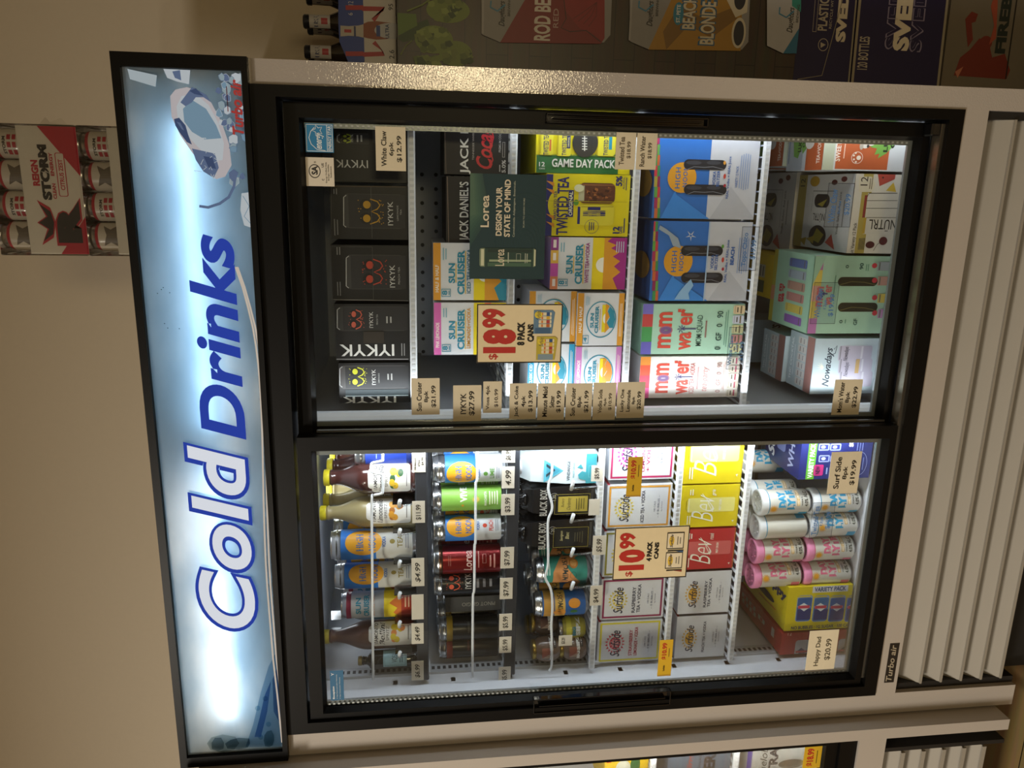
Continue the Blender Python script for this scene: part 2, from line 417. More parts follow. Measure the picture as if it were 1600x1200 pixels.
def door(X0, X1, gx0, gx1, y0, y1, gy, name, side):
    """frame with mitred inner slope, glass pane, spacer bar, handle"""
    Z0, Z1, g0, g1 = E-1.000, E+.216, E-.980, E+.184
    m = MB(); s = .006
    fr = [(X0,Z0),(X1,Z0),(X1,Z1),(X0,Z1)]; mid = [(gx0-s,g0-s),(gx1+s,g0-s),(gx1+s,g1+s),(gx0-s,g1+s)]; inn = [(gx0,g0),(gx1,g0),(gx1,g1),(gx0,g1)]
    vs = [(x,y1,z) for x, z in fr]+[(x,y0,z) for x, z in fr]+[(x,y0,z) for x, z in mid]+[(x,gy,z) for x, z in inn]+[(x,y1,z) for x, z in inn]
    fs = []
    for k in range(4):
        j = (k+1)%4
        for A, B in ((0,4),(4,8),(8,12),(12,16)): fs.append((A+k, A+j, B+j, B+k))
        fs.append((16+k, 16+j, j, k))
    m.add(vs, fs, BLACK)
    d = m.build('sliding_door', ck)
    m = MB(); m.box(gx0, gx1, gy, gy+.003, g0, g1, GLASS); m.build('glass_pane', d)
    m = MB(); sp = mat('8f9496', .35, .6); k = .009
    for q in ((gx0,gx0+k,g0,g1),(gx1-k,gx1,g0,g1),(gx0+k,gx1-k,g0,g0+k)):
        m.box(q[0], q[1], gy+.004, gy+.010, q[2], q[3], sp)
    a = Art(m, front(gy+.004))
    for i in range(118): z = g0+.01+i*.0098; x = gx0+.0045 if side < 0 else gx1-.0045; a.poly([(x-.0018,z),(x+.0018,z),(x+.0018,z+.0045),(x-.0018,z+.0045)], 'c6cacb')
    m.build('glass_spacer', d)
    return d
dR = door(-.482, .138, -.457, .106, .038, .066, .056, 'sliding_door', 1)
dL = door(-1.090, -.462, -1.056, -.495, .004, .032, .020, 'sliding_door', -1)
m = MB(); m.box(-.478, -.470, .006, .036, E-.99, E+.2, mat('3a3c42', .2, .8)); m.build('glazing_strip', dR)
m = MB(); m.box(-.4605, -.4565, .030, .037, E-.985, E+.182, mat('a9acb2', .2, .9)); m.build('edge_strip', dR)
def handle(x0, x1, y0, y1, Y, par):
    a0, b1 = at(x0, y1, Y); a1, b0 = at(x1, y0, Y)
    a0 = at((x0+x1)/2, y1, Y)[0]; a1 = at((x0+x1)/2, y0, Y)[0]
    m = MB()
    t = .0025
    for q in ((a0,a0+t,b0,b1),(a1-t,a1,b0,b1),(a0,a1,b0,b0+t),(a0,a1,b1-t,b1),((a0+a1)/2-.001,(a0+a1)/2+.0015,b0+.012,b1-.012)): m.bbox(q[0],q[1],Y-.011,Y+.002,q[2],q[3],BLACKP,.0012)
    m.box(a0+t, a1-t, Y-.001, Y+.0005, b0+t, b1-t, BLACKP)
    m.build('door_handle', par)
handle(852, 1105, 181, 196, .038, dR)
handle(832, 1046, 1082, 1104, .004, dL)

# ---- the lit sign
SX0, SX1, SZ0, SZ1 = XL, XR, E+.262, E+.474
m = MB(); SB = BLACK
for q in ((SX0,SX0+.023,SZ0,SZ1),(SX1-.022,SX1,SZ0,SZ1),(SX0+.023,SX1-.022,SZ0,SZ0+.010),(SX0+.023,SX1-.022,SZ1-.014,SZ1)):
    m.box(q[0], q[1], -.016, .03, q[2], q[3], SB)
fr = m.build('sign_frame', ck)
m = MB(); W_ = mat('f0f0ee', .7)
m.box(SX0+.004, SX1-.004, .028, .030, SZ0+.002, SZ1-.002, W_)
m.build('sign_reflector', ck)
def sky_print():
    m = bpy.data.materials.new('backlit_print'); m.use_nodes = True; nt = m.node_tree; nt.nodes.remove(nt.nodes['Principled BSDF'])
    tc = nt.nodes.new('ShaderNodeTexCoord'); n = nt.nodes.new('ShaderNodeTexNoise'); n.inputs['Scale'].default_value = 3.2; n.inputs['Detail'].default_value = 5
    mp = nt.nodes.new('ShaderNodeMapping'); mp.inputs['Scale'].default_value = (1, 1, 2.2)
    r = nt.nodes.new('ShaderNodeValToRGB'); e = r.color_ramp.elements
    e[0].position = .36; e[0].color = lin('a6bdcb'); e[1].position = .72; e[1].color = lin('e0e6e8')
    k = e.new(.52); k.color = lin('b6cad6')
    nt.links.new(tc.outputs['Object'], mp.inputs[0]); nt.links.new(mp.outputs[0], n.inputs[0]); nt.links.new(n.outputs['Fac'], r.inputs[0])
    t = nt.nodes.new('ShaderNodeBsdfTranslucent'); d = nt.nodes.new('ShaderNodeBsdfDiffuse'); x = nt.nodes.new('ShaderNodeMixShader'); x.inputs[0].default_value = .22
    g = nt.nodes.new('ShaderNodeBsdfGlossy'); g.inputs['Roughness'].default_value = .15; x2 = nt.nodes.new('ShaderNodeMixShader'); x2.inputs[0].default_value = .04
    nt.links.new(r.outputs[0], t.inputs[0]); nt.links.new(r.outputs[0], d.inputs[0]); nt.links.new(t.outputs[0], x.inputs[1]); nt.links.new(d.outputs[0], x.inputs[2])
    nt.links.new(x.outputs[0], x2.inputs[1]); nt.links.new(g.outputs[0], x2.inputs[2])
    nt.links.new(x2.outputs[0], nt.nodes['Material Output'].inputs[0]); return m
m = MB(); SP = -.006
m.box(SX0+.02, SX1-.02, SP, SP+.0015, SZ0+.006, SZ1-.010, sky_print())
a = Art(m, front(SP))
# ice in the print: stacked translucent shapes
icel = [film(h) for h in ('dfe8ea', 'd0dce2', 'c3d0da', 'e8efef')]; ice = [film(h) for h in ('b9cdd6', '9fb6c6', '8aa4ba', 'c9d9dc', '7f95b0')]
def blob(t0, t1, s0, s1, c, n=9, j=.22):
    P = []
    for i in range(n):
        g = 2*math.pi*i/n; k = 1+random.uniform(-j, j); P.append(((t0+t1)/2+(t1-t0)/2*k*math.sin(g), (s0+s1)/2+(s1-s0)/2*k*math.cos(g)))
    a.P(P, c)
random.seed(3)
HI = emis('cfd6da', .62, 'print_highlight'); PK = emis('d3cacb', .60, 'print_highlight'); LV = emis('7f92b8', .42, 'print_shade'); DKB = emis('5f719c', .36, 'print_shade'); MID = emis('8fb0c6', .52, 'print_mid')
a.P([(266,150),(274,140),(292,136),(310,142),(330,160),(346,190),(358,225),(362,258),(352,276),(338,280),(322,266),(300,238),(282,212),(268,182)], PK)      # big cube
a.P([(276,166),(284,150),(306,147),(326,164),(340,190),(350,224),(348,250),(330,252),(306,226),(288,206),(278,188)], HI)
a.P([(286,170),(300,156),(322,170),(338,196),(346,216),(320,218),(300,206),(288,190)], MID)
a.P([(288,152),(300,136),(322,148),(330,160),(318,152),(306,152),(300,160),(290,166),(282,160)], LV); a.P([(296,142),(306,138),(318,150),(304,147)], DKB)
a.P([(272,186),(280,184),(290,196),(294,210),(300,226),(292,222),(280,206),(274,196)], DKB); a.P([(276,190),(282,192),(288,204),(284,202)], LV)
a.P([(300,232),(318,236),(336,240),(342,262),(334,278),(318,268),(306,250)], LV); a.P([(318,244),(332,246),(338,264),(326,262)], DKB)
for k in range(14): t, s_ = random.uniform(306, 346), random.uniform(232, 276); a.line([(t, s_), (t+random.uniform(-7, 7), s_+random.uniform(-5, 5)), (t+random.uniform(-9, 9), s_+random.uniform(-8, 8))], .0008, HI)
a.line([(306, 216), (322, 216), (320, 226), (336, 230), (348, 226)], .0016, HI)
for k in range(30):                                  # small broken ice along the lower edge
    t = random.uniform(340, 384); s_ = random.uniform(114, 292 if t > 362 else 215); r_ = random.uniform(4, 9); P = [(min(t+r_*random.uniform(.6, 1.2)*math.sin(q*1.05), 385), s_+1.2*r_*random.uniform(.6, 1.2)*math.cos(q*1.05)) for q in range(6)]
    a.P(P, random.choice((HI, MID, emis('a9bcc2', .55, 'print_ice')) if k % 3 else (LV,))); a.line(P, .0007, random.choice((HI, LV)), True)
a.P([(256, 108), (298, 110), (296, 132), (278, 128), (262, 122)], HI); a.P([(270, 112), (282, 110), (284, 126), (274, 122)], LV); a.P([(200, 108), (246, 118), (244, 136), (204, 124)], emis('c6d2d6', .55, 'print_highlight'))
a.line([(368, 278), (366, 292), (358, 308), (344, 318), (326, 324), (312, 322)], .0045, LV)
a.P([(378, 302), (392, 300), (396, 330), (394, 356), (382, 352), (376, 328)], HI); a.line([(380, 306), (390, 322), (382, 338), (393, 350)], .0012, MID)
# water splash at the lower left end
a.P([(384, 1166), (396, 1130), (408, 1080), (420, 1040), (436, 1010), (440, 1166)], film('bfd0df')); a.P([(398, 1150), (406, 1120), (414, 1085), (424, 1062), (418, 1110), (408, 1150)], film('9fb6dc')); a.P([(426, 1060), (434, 1040), (438, 1080), (438, 1130), (428, 1110)], film('aabbd8')); blob(412, 430, 1140, 1166, film('b3c3c6'), 9, .15)
blob(322, 375, 1146, 1174, film('c9d0d0'), 8, .08); blob(330, 352, 1150, 1172, film('b9c3c8'), 7, .15); blob(352, 395, 1150, 1170, film('a9b6bc'), 8, .2)
for t, s in ((415, 1090), (420, 1130), (403, 1105), (408, 1150)): a.E(t-4, t+4, s-4, s+4, film('c9dfe8'))
for t, s in ((253, 452), (256, 449), (266, 457), (247, 458), (258, 505), (263, 512), (281, 513)): a.E(t-.8, t+.8, s-.8, s+.8, film('3a4a5a'))
a.tiny(354, 358, 130, 180, 1, film('b06a6a'))
pn = m.build('sign_panel', ck)
m = MB(); a = Art(m, front(SP-.0046)); BL = emis('2a3f9e', .95, 'lettering_blue'); WL = emis('e2e6ee', .86, 'lettering_white')
a.T('Drinks', 303, 375, 366, 688, BL, bold=.035, shear=.24)
a.T('Cold', 298, 397, 689, 988, BL, bold=.085, shear=.24, sp=1.1); a.T('Cold', 303.4, 391.6, 694.4, 982.6, WL, bold=.028, shear=.24, sp=1.1)
cr = emis('e6d6c4', .62, 'lettering_cream')
pts = [(371,417),(382,448),(391,480),(399,512),(404,540),(408,570),(411,600),(413.5,640),(415,680),(416,730),(417,780),(418.5,830),(420.5,880),(423,920),(427,970),(432,1030),(439,1090),(446,1160)]
a.line(pts, .0032, cr); a.line([(x-5.2*min(1, .55+k*.06), y) for k, (x, y) in enumerate(pts)], .0032, cr)
a.T('Turbo air', 361, 379, 124, 211, emis('a33a34', .8, 'lettering_red'), bold=.04, shear=.22)
m.build('sign_lettering', ck)
TUBE = emis('eef5ff', 10.2, 'fluorescent')
for x0, x1 in ((-1.05, -.50), (-.44, .10)):
    m = MB(); m.tube([(x0, .0125, E+.372), (x1, .0125, E+.372)], .011, TUBE, 12); m.build('fluorescent_tube', ck)

# ================================================================ shelves in the cooler
def shelf(x0, x1, z, label, lip='plain', Y=.125, depth=.50):
    r = empty('cooler_shelf', ((x0+x1)/2, Y+depth/2, z-.012), label, 'shelf', None)
    m = MB(); WM = mat('d7dade', .35, 0, 0, .3)
    n = int((x1-x0)/.022)
    for i in range(n+1): x = x0+(x1-x0)*i/n; m.box(x-.0014, x+.0014, Y+.004, Y+depth, z-.006, z-.0005, WM)
    for y in (Y+.10, Y+.25, Y+.40, Y+depth): m.box(x0, x1, y-.003, y, z-.011, z-.006, WM)
    m.build('wire_deck', r)
    m = MB()
    if lip == 'plain':
        m.bbox(x0, x1, Y-.008, Y+.003, z-.011, z+.003, mat('e3e6ea', .3, 0, .25, .3, 420.), .003)
        k = int((x1-x0)/.011); 
        for i in range(k): x = x0+.006+i*.011; m.box(x, x+.0055, Y-.0085, Y-.008, z-.008, z, mat('cfd3d8'))
    else:
        m.bbox(x0, x1, Y-.010, Y+.003, z-.022, z+.004, mat('33353b', .35), .002)
    m.build('front_lip' if lip == 'plain' else 'price_channel', r)
    for x in (x0+.004, x1-.004): m = MB(); m.box(x-.003, x+.003, Y+.01, Y+depth+.045, z-.026, z-.011, mat('c0c3c8')); m.build('bracket', r)
    return r
PST.build('divider_post', ck)
ZR = [0.0, -.195, -.441, -.706]; ZL = [-.008, -.203, -.400, -.577, -.736]
nm = ['first', 'second', 'third', 'fourth', 'fifth']
what = ['the black mask cartons', 'the white sunburst eight-packs', 'the yellow tea cartons', 'the blue seltzer cartons']
for i, z in enumerate(ZR): shelf(-.448, .1385, E+z, 'white wire shelf carrying %s behind the right door' % what[i])
what = ['the frosted bottles', 'the single cans below the bottles', 'the drink pouches and round jars', 'the upper row of white sun boxes', 'the yellow and red script boxes']
for i, z in enumerate(ZL): shelf(-1.0755, -.474, E+z, 'wire shelf carrying %s behind the left door' % what[i], 'channel' if i < 2 else 'plain')
ZF = -1.035
FIT = True
# ================================================================ helpers for goods
def carton(name, label, cat, grp, x0, x1, y0, y1, zb, Y, dep, col, art=None, top=None, topart=None, side=None, sideart=None, zt=None, X0=None, X1=None, extra=None):
    """a carton whose front face stands at depth Y; its printed front covers the given part of the photograph"""
    p = front(Y); xm, ym = (x0+x1)/2, (y0+y1)/2
    a0 = p.ab(xm, y1)[0] if X0 is None else X0; a1 = p.ab(xm, y0)[0] if X1 is None else X1
    if Y < .6 and FIT:
        if a0 > -.47: a0, a1 = max(a0, -.432), min(a1, .139)
        elif a1 < -.44 or a0 > -1.1: a0, a1 = max(a0, -1.074), min(a1, -.491)
    b1 = p.ab(x0, ym)[1] if zt is None else zt
    b0 = p.ab(x1, ym)[1] if zb is None else zb
    m = MB(); m.box(a0, a1, Y, Y+dep, b0, b1, K(col), top=K(top or col), side=K(side or col))
    f = Art(m, front(Y)); fr = Art(m, front(Y), (a0, a1, b0, b1)); f.lim = fr.lim = (a0, a1, b0, b1)
    if art: art(f, fr)
    if topart: topart(Art(m, topp(b1)), Art(m, topp(b1), (a0, a1, Y, Y+dep)))
    if sideart: sideart(Art(m, Pl((a1, 0, 0), (0,1,0), (0,0,1), (1,0,0)), (Y, Y+dep, b0, b1)))
    # folded edge lines
    e = mat('8e9298') if False else None
    if extra: extra(m, a0, a1, b0, b1)
    o = m.build(name); tag(o, label, cat, grp); o['_d'] = [a0, a1, b0, b1]
    return o
def card(x0, x1, y0, y1, Y, label, lines, col='d6ccb2', ink='1f1b16', border=None, art=None, name='price_card', cat='price card', grp=None, dY=.0008, rot=0., rough=.6):
    p = front(Y); xm, ym = (x0+x1)/2, (y0+y1)/2
    a0, a1, b1, b0 = p.ab(xm, y1)[0], p.ab(xm, y0)[0], p.ab(x0, ym)[1], p.ab(x1, ym)[1]
    m = MB(); c = K(col) if not isinstance(col, str) else mat(col, rough)
    m.box(a0, a1, Y, Y+dY, b0, b1, c)
    f = Art(m, front(Y), (a0, a1, b0, b1))
    if border: f.O(0, 1, 0, 1, border, .0022)
    for L in lines:
        txt, t0, t1, s0, s1 = L[:5]; kw = L[5] if len(L) > 5 else {}
        f.T(txt, t0, t1, s0, s1, kw.pop('c', ink), **{**dict(bold=.025), **kw})
    if art: art(f)
    if rot:
        c = Vector(((a0+a1)/2, Y, (b0+b1)/2)); R = Matrix.Rotation(rot, 3, 'Y'); m.v = [R @ (v-c) + c for v in m.v]
    o = m.build(name); tag(o, label, cat, grp); return o

LIDM = mat('d2d3d5', .28, 1.)
def can(name, label, grp, x0, x1, y0, y1, zb, Yc, bands, art=None, az=None, cat='can', r=None, h=None, lid='tab', mats=None, Xc=None, turn=0., lidcol=None):
    """bands: list of (t0, t1, colour) from the top of the straight wall down"""
    X = at((x0+x1)/2, (y0+y1)/2, Yc)[0] if Xc is None else Xc
    if r is None:
        p0, p1 = at((x0+x1)/2, y1, Yc)[0], at((x0+x1)/2, y0, Yc)[0]; th = math.atan2(-X, CAMD+Yc); r = (p1-p0)/2*math.cos(th)*.98
    X = max(X, -1.074+r)
    if h is None: h = at(x0, (y0+y1)/2, Yc)[1]-zb
    A = math.atan2(-X, CAMD+Yc) if az is None else az; A += turn
    root = empty(name, (X, Yc, zb), label, cat, grp)
    c = (X, Yc, zb); ht = min(.012, h*.09)
    m = MB()
    m.lathe(c, [(r*.76, 0), (r*.80, .002), (r*.97, .007)], LIDM)
    z0, z1 = .007, h-ht
    for t0, t1, col in bands:
        m.lathe(c, [(r*.97 if t1 >= 1 else r, z1-(z1-z0)*t1), (r, z1-(z1-z0)*min(t1, .985)), (r, z1-(z1-z0)*max(t0, .0))], K(col))
    m.lathe(c, [(r, z1), (r*.97, z1+ht*.3), (r*.88, h-.003)], LIDM)
    if art:
        a = Art(m, Cy(c, r, A), (-r*1.25, r*1.25, z0, z1)); art(a)
    b = m.build('can_body', root)
    m = MB(); LM = K(lidcol) if lidcol else LIDM
    m.lathe(c, [(r*.88, h-.003), (r*.91, h-.0015), (r*.90, h), (r*.85, h-.0002), (r*.84, h-.004), (.0001, h-.004)], LM)
    if lid == 'tab': m.box(X-.007, X+.007, Yc-.012, Yc+.006, h+zb-.0038, h+zb-.0026, LM)
    m.build('can_lid', root)
    return root
CARDS = []
# ================================================================ RIGHT DOOR, first shelf: black cartons with masks
BK = mat('101013', .42, 0, 0, .0); GREY = '8f8f8f'; OFF = 'c9c8c4'
def mask(f, t0, t1, s0, s1, c):
    t = lambda k: t0+(t1-t0)*k; s = lambda k: s0+(s1-s0)*k
    f.E(t(0), t(.55), s(0), s(.46), BK); f.E(t(0), t(.55), s(.54), s(1), BK)
    for i in range(22):
        q = random.uniform(0, 1); w = random.uniform(.86, 1.12) if random.random() < .6 else random.uniform(-.1, .1); f.R(t(w), t(w+.05), s(q), s(q+.03), c)
    f.P([(t(.62), s(-.04)), (t(.86), s(.06)), (t(.98), s(.2)), (t(.9), s(.36)), (t(.62), s(.5)), (t(.9), s(.64)), (t(.98), s(.8)), (t(.86), s(.94)), (t(.62), s(1.04)), (t(.78), s(.9)), (t(.84), s(.78)), (t(.74), s(.64)), (t(.5), s(.5)), (t(.74), s(.36)), (t(.84), s(.22)), (t(.78), s(.1))], c) if False else None
    f.line([(t(.5), s(0)), (t(.84), s(.1)), (t(.96), s(.25)), (t(.84), s(.4)), (t(.55), s(.5)), (t(.84), s(.6)), (t(.96), s(.75)), (t(.84), s(.9)), (t(.5), s(1))], abs(.0022*(1 if f.rect is None else 1)), c)
    f.E(t(.16), t(.52), s(.07), s(.38), c); f.E(t(.16), t(.52), s(.62), s(.93), c)
def pcan(f, x0, x1, y0, y1, eye, m0, m1, my0, my1, txt, sub=None, detail=None, body='3a3938'):
    f.RR(x0, x1, y0, y1, body, .18); f.R(x0+(x1-x0)*.09, x1, y0+1, y1-1, '242325')
    f.line([(x0+5, y0+2), (x0+1, y0+5), (x0+1, y1-5), (x0+5, y1-2)], .0016, 'b9b9b4')
    mask(f, m0, m1, my0, my1, eye)
    if txt: f.T('IYKYK', *txt, OFF)
    if sub: f.T(*sub)
    if detail:
        f.tiny(detail[0], detail[1], detail[2], detail[3], 2, 'a9a8a4')
G1 = 'black mask cartons on the top shelf'
def a_(f, g):
    pcan(f, 526, 577, 192, 201, 'a9b832', 534, 548, 194, 200, None); pcan(f, 526, 577, 208, 225, 'a9b832', 534, 549, 210, 223, (548, 552, 210, 222), None, (556, 568, 211, 222))
    f.T('IYKYK', 525, 575, 250, 262, OFF, rot=90)
    f.R(582, 632, 192, 224, '2b2a2c')
carton('drinks_carton', 'black carton at the far right end of the top shelf, partly behind a beige card', 'drinks carton', G1, 518, 634, 184, 285, E+.003, .150, .25, BK, a_)
def a_(f, g):
    pcan(f, 536, 633, 303, 357, 'b98c1e', 562, 595, 311, 350, (606, 614, 315, 352), ('LEMONADE', 620, 622.5, 321, 345, 'a9a8a4'), None)
    f.T('TEA', 625, 627.5, 327, 336, 'a9a8a4'); f.tiny(520, 528, 294, 304, 2, GREY); f.tiny(521, 530, 342, 368, 2, '777777'); f.R(580.2, 580.8, 291, 372, '5b5a58'); f.line([(518, 291), (516, 372)], .0008, '6d6a66'); f.line([(518, 291), (634, 292)], .0012, '5a4a38')  # thin lines along the carton edges are painted highlights
carton('drinks_carton', 'black carton printed with a tall can and amber mask eyes on the top shelf', 'drinks carton', G1, 516, 633, 290, 374, E+.003, .140, .25, BK, a_)
def a_(f, g):
    pcan(f, 540, 634, 398, 452, 'b9402a', 567, 599, 405, 445, (609, 617, 414, 449), ('PEACH TEA', 622, 625, 417, 444, 'a9a8a4'), None)
    f.tiny(525, 533, 385, 399, 2, GREY); f.tiny(526, 534, 440, 462, 2, '777777'); f.O(518, 583, 385, 468, '4d4b4a', .0008); f.line([(521, 468), (638, 470)], .0013, '8a8884')  # last pale line paints the light on the edge seam
carton('drinks_carton', 'black carton printed with a tall can and red mask eyes, edge seam lit', 'drinks carton', G1, 518, 636, 383, 470, E+.003, .140, .25, BK, a_)
def a_(f, g):
    pcan(f, 526, 637, 479, 517, 'c45a44', 546, 566, 484, 514, (577, 583, 487, 512), ('PEACH TEA', 588, 590.5, 491, 507, 'a9a8a4'), (602, 614, 494, 505))
    f.T('IYKYK', 531, 616, 538, 556, 'e4e3df', rot=90, bold=.01); f.tiny(626, 634, 536, 556, 2, GREY); f.line([(524, 561), (638, 561)], .0012, 'a5a29c')
    f.R(568, 600, 518, 536, '2c241c')
carton('drinks_carton', 'black carton with a slim can, coral mask eyes and white letters running upward', 'drinks carton', G1, 524, 638, 475, 563, E+.003, .135, .25, BK, a_)
def a_(f, g):
    pcan(f, 530, 638, 571, 607, 'c9c92c', 547, 570, 574, 603, (581, 587, 577, 601), ('LEMONADE', 591, 593, 583, 598, 'a9a8a4'), (604, 615, 583, 594), '4a4645')
    f.R(540, 638, 608.5, 618, '25353a'); f.T('IYKYK', 536, 619, 619.5, 632, 'e9e9e6', rot=90, bold=.01); f.R(540, 638, 617.6, 618.6, 'b9c6c8')
carton('drinks_carton', 'black carton nearest the centre post on the top shelf, yellow-green mask eyes', 'drinks carton', G1, 530, 638, 567, 641, E+.003, .135, .25, BK, a_, X0=-.4325)

# ---- second shelf
JB = mat('191516', .5)
G2 = 'black cola cocktail cartons'
def a_(f, g):
    f.T('JACK DANIEL’S', 719, 736, 110, 272, 'd8d6d0', bold=.02); f.T('TENNESSEE WHISKEY', 738, 741, 198, 250, 'a09a94'); f.T('Coca-Cola', 744, 770, 150, 264, 'b3262b', bold=.025, shear=.35)
    f.line([(765, 262), (770, 250), (766, 235), (771, 215), (766, 190)], .0025, 'b3262b')
    f.T('PREMIUM COCKTAIL', 779.5, 783, 196, 238, 'a9a6a2'); f.R(785, 789, 222, 246, 'a9a6a2'); f.R(785.6, 788.4, 222.6, 245.4, '191516'); f.T('5.0%', 784, 790, 250, 270, 'c9c6c2', bold=.02); f.tiny(779, 783, 256, 270, 1, 'a9a6a2')
    f.line([(695, 196), (697, 274)], .001, '6a5a52')
carton('drinks_carton', 'black carton with a red script logo at the right end of the second shelf', 'drinks carton', G2, 694, 792, 130, 273, E-.192, .150, .2, JB, a_, X1=.135)
def a_(f, g):
    n = "JACK DANIEL'S"; f.T('JACK DANIEL’S', 718, 736, 284, 376, 'd8d6d0', bold=.02)
    f.line([(699, 276), (701, 380)], .0012, '7d6a5e')
    f.T('TENNESSEE WHISKEY', 739, 742, 300, 352, 'a09a94'); f.T('Coca-Cola', 746, 772, 285, 372, 'b3262b', bold=.025, shear=.35)
carton('drinks_carton', 'black carton with white arched letters, half hidden by the dark green poster', 'drinks carton', G2, 697, 792, 276, 382, E-.192, .150, .2, JB, a_)
WP = mat('dedfe2', .4, 0, 0, .25); TEAL = '2b8ba6'; ORG = 'dd9a2e'; YEL = 'ecd21d'
def sun_box(head, hl, sub, subc, num='8', low='2f8fa8', mount=ORG, q=None):
    def art(f, g):
        g.R(.0, .10, 0, 1, head); g.T(hl, .025, .075, .14, .62, 'f6eee2', bold=.02)
        g.T('SUN', .205, .295, .30, .65, TEAL, bold=.05); g.R(.30, .312, .31, .64, 'e3b82e')
        g.T('CRUISER', .325, .425, .10, .88, TEAL, bold=.05); g.R(.43, .442, .11, .86, 'e3b82e')
        g.T(sub, .455, .51, .12, .90, subc, bold=.03)
        g.O(.11, .235, .06, .20, TEAL, .0012); g.T(num, .12, .19, .09, .17, TEAL, bold=.04); g.tiny(.2, .23, .09, .17, 1, TEAL); g.tiny(.12, .19, .70, .92, 2, '7fb2c4')
        g.R(.55, .70, 0, 1, YEL); g.E(.60, .80, .33, .62, 'f4f1e2', 0, 180)
        g.R(.70, 1, 0, 1, low)
        P = [(.70, 0), (.70, 1)] + [(t, s) for t, s in zip((.80, .74, .86, .79, .90, .82, .92, .84, .93, .83, .90), (1., .93, .86, .8, .72, .64, .55, .45, .34, .22, .0))]
        g.P(P[:2]+[P[2]]+P[3:], mount)
        for i in range(4): g.R(.86+.03*i, .87+.03*i, .72, .93, 'bfe0e6')
        if q: q(f, g)
    return art
G3 = 'white sunburst eight-pack cartons'
carton('drinks_carton', 'white eight-pack carton with an amber top band beside a price poster', 'drinks carton', G3, 677, 792, 380, 469, E-.192, .140, .16, WP, sun_box(ORG, 'HALF & HALF', 'ICED TEA+VODKA', '2b6f8a'), side=WP)
carton('drinks_carton', 'white eight-pack carton with a pink top band, leftmost on the second shelf', 'drinks carton', G3, 678, 792, 473, 554, E-.192, .140, .16, WP, sun_box('d766ae', 'PINK LEMONADE', 'LEMONADE+VODKA', 'd99a2e', low='e2c21d', mount='e8703a'))
m = MB()
for z in range(6):
    m.box(-.44, -.30, .20+z*.02, .203+z*.02, E-.192, E-.1915, 'c8ccd0')
def vosa(x0, x1, y0, y1, zb, Y, lab):
    return carton('drinks_box', lab, 'drinks box', 'small slate blue boxes by the centre post', x0, x1, y0, y1, zb, Y, .07, mat('3c4a74', .4), lambda f, g: (g.R(.1, .3, .1, .9, '6d7fb0'), g.R(.6, .8, .15, .85, '252c55')))
vosa(657, 700, 590, 640, None, .62, 'slate blue box deep on the second shelf behind a price card') if False else None
vosa(712, 790, 597, 640, E-.192, .30, 'slate blue box deep on the second shelf by the post')

# ---- third shelf
YB = mat('e0cf1c', .35, 0, 0, .3)
def a_(f, g):
    f.R(838, 965, 236, 272, '2d6b3c'); 
    for i in range(44): q = 190+i*1.05*1.0; f.R(838+i*2.9, 840+i*2.9, 234-random.uniform(0, 3), 237, '2d6b3c')
    f.T('GAME DAY PACK', 864, 959, 248, 263, 'dcdcd6', rot=-90, bold=.03) if False else f.T('GAME DAY PACK', 863, 962, 249, 262, 'e0e0da', rot=0, bold=.03) if False else None
    return
def gd(f, g):
    f.R(838, 966, 244, 271, '2d6b3c')
    for i in range(60): f.P([(838+i*2.13, 244.5), (839+i*2.13, 241-random.uniform(0, 2.5)), (840.2+i*2.13, 244.5)], '2d6b3c')
    f.T('GAME DAY PACK', 862, 961, 249, 262, 'e0e0da', rot=270, bold=.03)
    f.T('12', 842, 851, 253, 260, 'e0e0da', rot=270, bold=.02); f.T('CANS', 842, 851, 262, 264.5, 'e0e0da', rot=270)
    for y0, y1, x0, x1, c in ((206, 242, 843, 864, 'd88a52'), (204, 244, 870, 892, YEL), (206, 244, 932, 961, YEL)):
        f.RR(x0, x1, y0, y1, 'ded236', .15); f.R(x0, x0+2.5, y0+2, y1-2, 'b9a81e')
    f.T('TWISTED TEA', 849, 857, 209, 242, '1f2763', rot=0, bold=.02); f.R(858, 861, 218, 236, 'c96b3a')
    f.T('TWISTED TEA', 878, 885, 206, 243, '1f2763', bold=.02); f.R(885.5, 891, 212, 232, '1f2763'); f.T('ORIGINAL', 887, 889.5, 214, 230, 'e8e1a0', bold=.03)
    f.T('TWISTED TEA', 943, 950, 206, 243, '1f2763', bold=.02); f.R(951, 956, 214, 234, '2b8ba6')
    f.E(894, 934, 200, 246, '33302c'); f.line([(913, 200), (913, 236)], .002, 'd8d4c8')
    for i in range(8): f.R(909, 917, 203+i*4.2, 204.4+i*4.2, 'd8d4c8')
carton('drinks_carton', 'yellow and green carton with a dark football, under the top right price cards', 'drinks carton', 'yellow tea cartons', 838, 966, 150, 271, E-.438, .150, .22, YB, gd, top=mat('c9ba18', .4), X1=.138)
